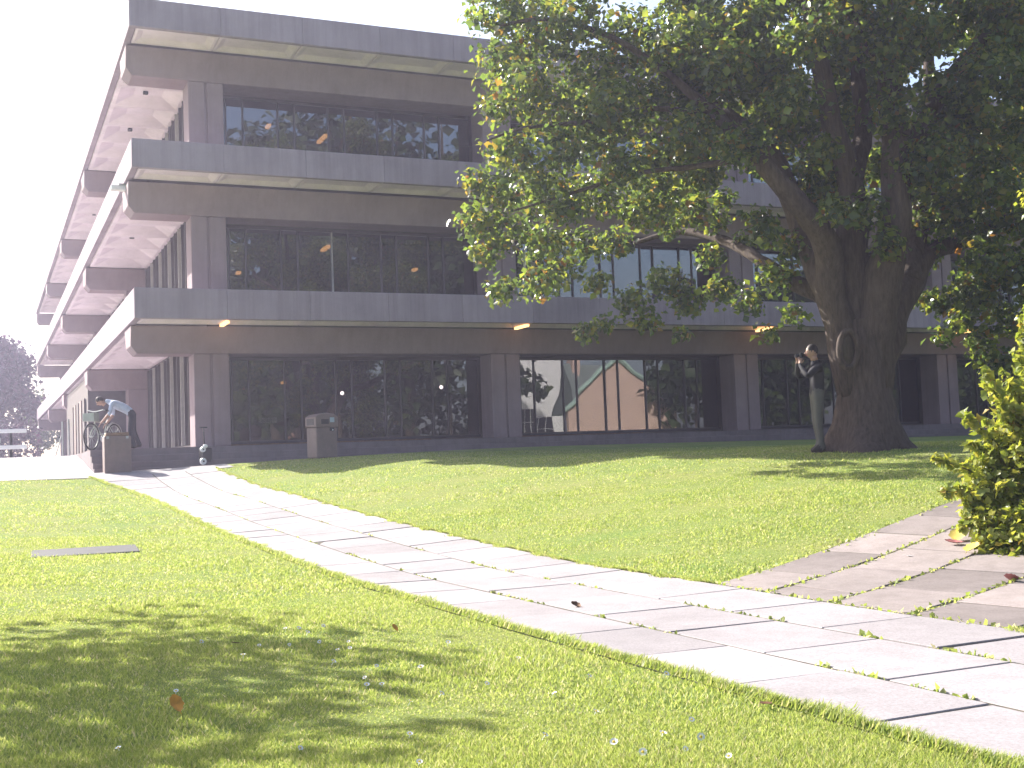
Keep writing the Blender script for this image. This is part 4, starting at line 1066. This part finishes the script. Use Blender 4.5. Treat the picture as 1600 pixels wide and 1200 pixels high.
# daisies
def daisy_mesh():
    mb = MB()
    mb.tube([(0, 0, -.03), (0, 0, .012)], .002, 4)
    for k in range(9):
        a = 2*math.pi*k/9; d = Vector((math.cos(a), math.sin(a), 0)); s = Vector((-math.sin(a), math.cos(a), 0))
        mb.add([d*.004+Vector((0, 0, .012)), d*.012+s*.0048+Vector((0, 0, .015)), d*.0165+Vector((0, 0, .016)), d*.012-s*.0048+Vector((0, 0, .015))], [(0, 1, 2, 3)], 0)
    mb.ball((0, 0, .014), (.005, .005, .004), 8, 5, 1)
    return mb.mesh("daisy", [M['petal'], M['pollen']])
dme = daisy_mesh()
for (px, py) in [(640,1155),(446,987),(466,987),(505,983),(528,1021),(547,1018),(545,1008),(588,1047),(520,1040),(571,1066),(573,1077),(597,1076),(640,1104),(658,1050),(500,1008),(480,993),(688,1091),(868,1091),(920,1062),(1040,1060),(1080,1132),(1094,1160),(1070,1178),(1005,1185),(1035,1155),(850,1158),(186,1178),(468,1177),(313,1008),(275,1087),(655,1200),(405,1014),(452,1012),(380,1030),(700,1010),(810,1035),(760,1075),(930,1120),(960,1170),(1140,1190)]:
    p = on_ground(px, py)
    o = link("daisy", dme, None, (p.x, p.y, p.z+.012)); o.rotation_euler = (rng.normal()*.2+.45, rng.normal()*.25, rng.normal()*.3); q = rng.uniform(.7, 1.05); o.scale = (q, q, q)
    tag(o, "small white daisy open in the grass of the near lawn", "daisy", "daisies in the near lawn")
# fallen leaves
def dead_leaf(px, py, size, mat, label, rz, dz=.03, curl=.3, tilt=.1):
    p = on_ground(px, py); mb = MB(); n = 9; L = []; R_ = []; Cc = []
    for k in range(n):
        t = k/(n-1); w = .42*math.sin(math.pi*min(1, t*.93+.04))**.7*(1+.12*math.sin(t*19)); z = curl*(t-.4)**2
        L.append((-w*size, (t-.5)*size*1.2, size*(z+.5*w*curl*1.6))); R_.append((w*size, (t-.5)*size*1.2, size*(z+.5*w*curl*1.6))); Cc.append((0, (t-.5)*size*1.2, size*z))
    mb.v = L+Cc+R_
    for k in range(n-1): mb.f += [(k, k+1, n+k+1, n+k), (n+k, n+k+1, 2*n+k+1, 2*n+k)]
    mb.mi = [0]*len(mb.f); mb.tube([(0, -.6*size, size*curl*.3), (.05*size, -.95*size, size*.1)], size*.02, 5)
    o = link("fallen_leaf", mb.mesh("fallen_leaf", M[mat], True), None, (p.x, p.y, p.z+dz)); o.rotation_euler = (tilt+rng.normal()*.1, rng.normal()*.15, rz)
    return tag(o, label, "leaf")
dead_leaf(275, 1120, .075, 'orange_leaf', "bright orange fallen leaf lying in the shaded left lawn", .3, .05, .5, .85)
dead_leaf(617, 990, .05, 'orange_leaf', "small orange fallen leaf in the sunny grass left of the path", .4, .035, .4, .7)
dead_leaf(1197, 1112, .06, 'brown_leaf', "brown fallen leaf in the grass near the path edge", 2.0, .03)
dead_leaf(900, 954, .07, 'brown_leaf', "dark curled leaf lying on the pale paving slabs", .3, .03, .8)
dead_leaf(368, 1013, .05, 'brown_leaf', "brown fallen leaf in the tree shade on the left lawn", 1.0, .03)
dead_leaf(1497, 848, .17, 'yellow_leaf', "large yellow withered leaf at the foot of the shrub", -.9, .05, .5, .3)
dead_leaf(1520, 868, .16, 'yellow_leaf', "pale yellow withered leaf drooping on the paving under the shrub", -1.2, .05, .5, .3)
dead_leaf(1490, 855, .12, 'pink_leaf', "reddish withered leaf lying at the edge of the shrub", .6, .035, .5)
dead_leaf(1580, 912, .12, 'pink_leaf', "dark red fallen leaf by the right edge of the side path", 2.4, .03, .5)
dead_leaf(1421, 874, .04, 'white', "tiny white scrap lying on the side path paving", .8, .025, .3)

# ------------------------------------------------------------------ violet haze volume added in place of lens flare and veiling glare
hz = MB().box(-270, 270, -270, 270, -1.2, 31).mesh("flare_haze", [])
m = bpy.data.materials.new("flare_veil"); m.use_nodes = True
for n in list(m.node_tree.nodes): m.node_tree.nodes.remove(n)
ho = N(m.node_tree, "ShaderNodeOutputMaterial"); hv = N(m.node_tree, "ShaderNodeVolumePrincipled")
hv.inputs["Color"].default_value = (.76, .74, 1.0, 1); hv.inputs["Density"].default_value = .0017; hv.inputs["Anisotropy"].default_value = .45
m.node_tree.links.new(hv.outputs[0], ho.inputs["Volume"])
hz.materials.append(m)
ho_ = link("flare_haze", hz); ho_["kind"] = "stuff"
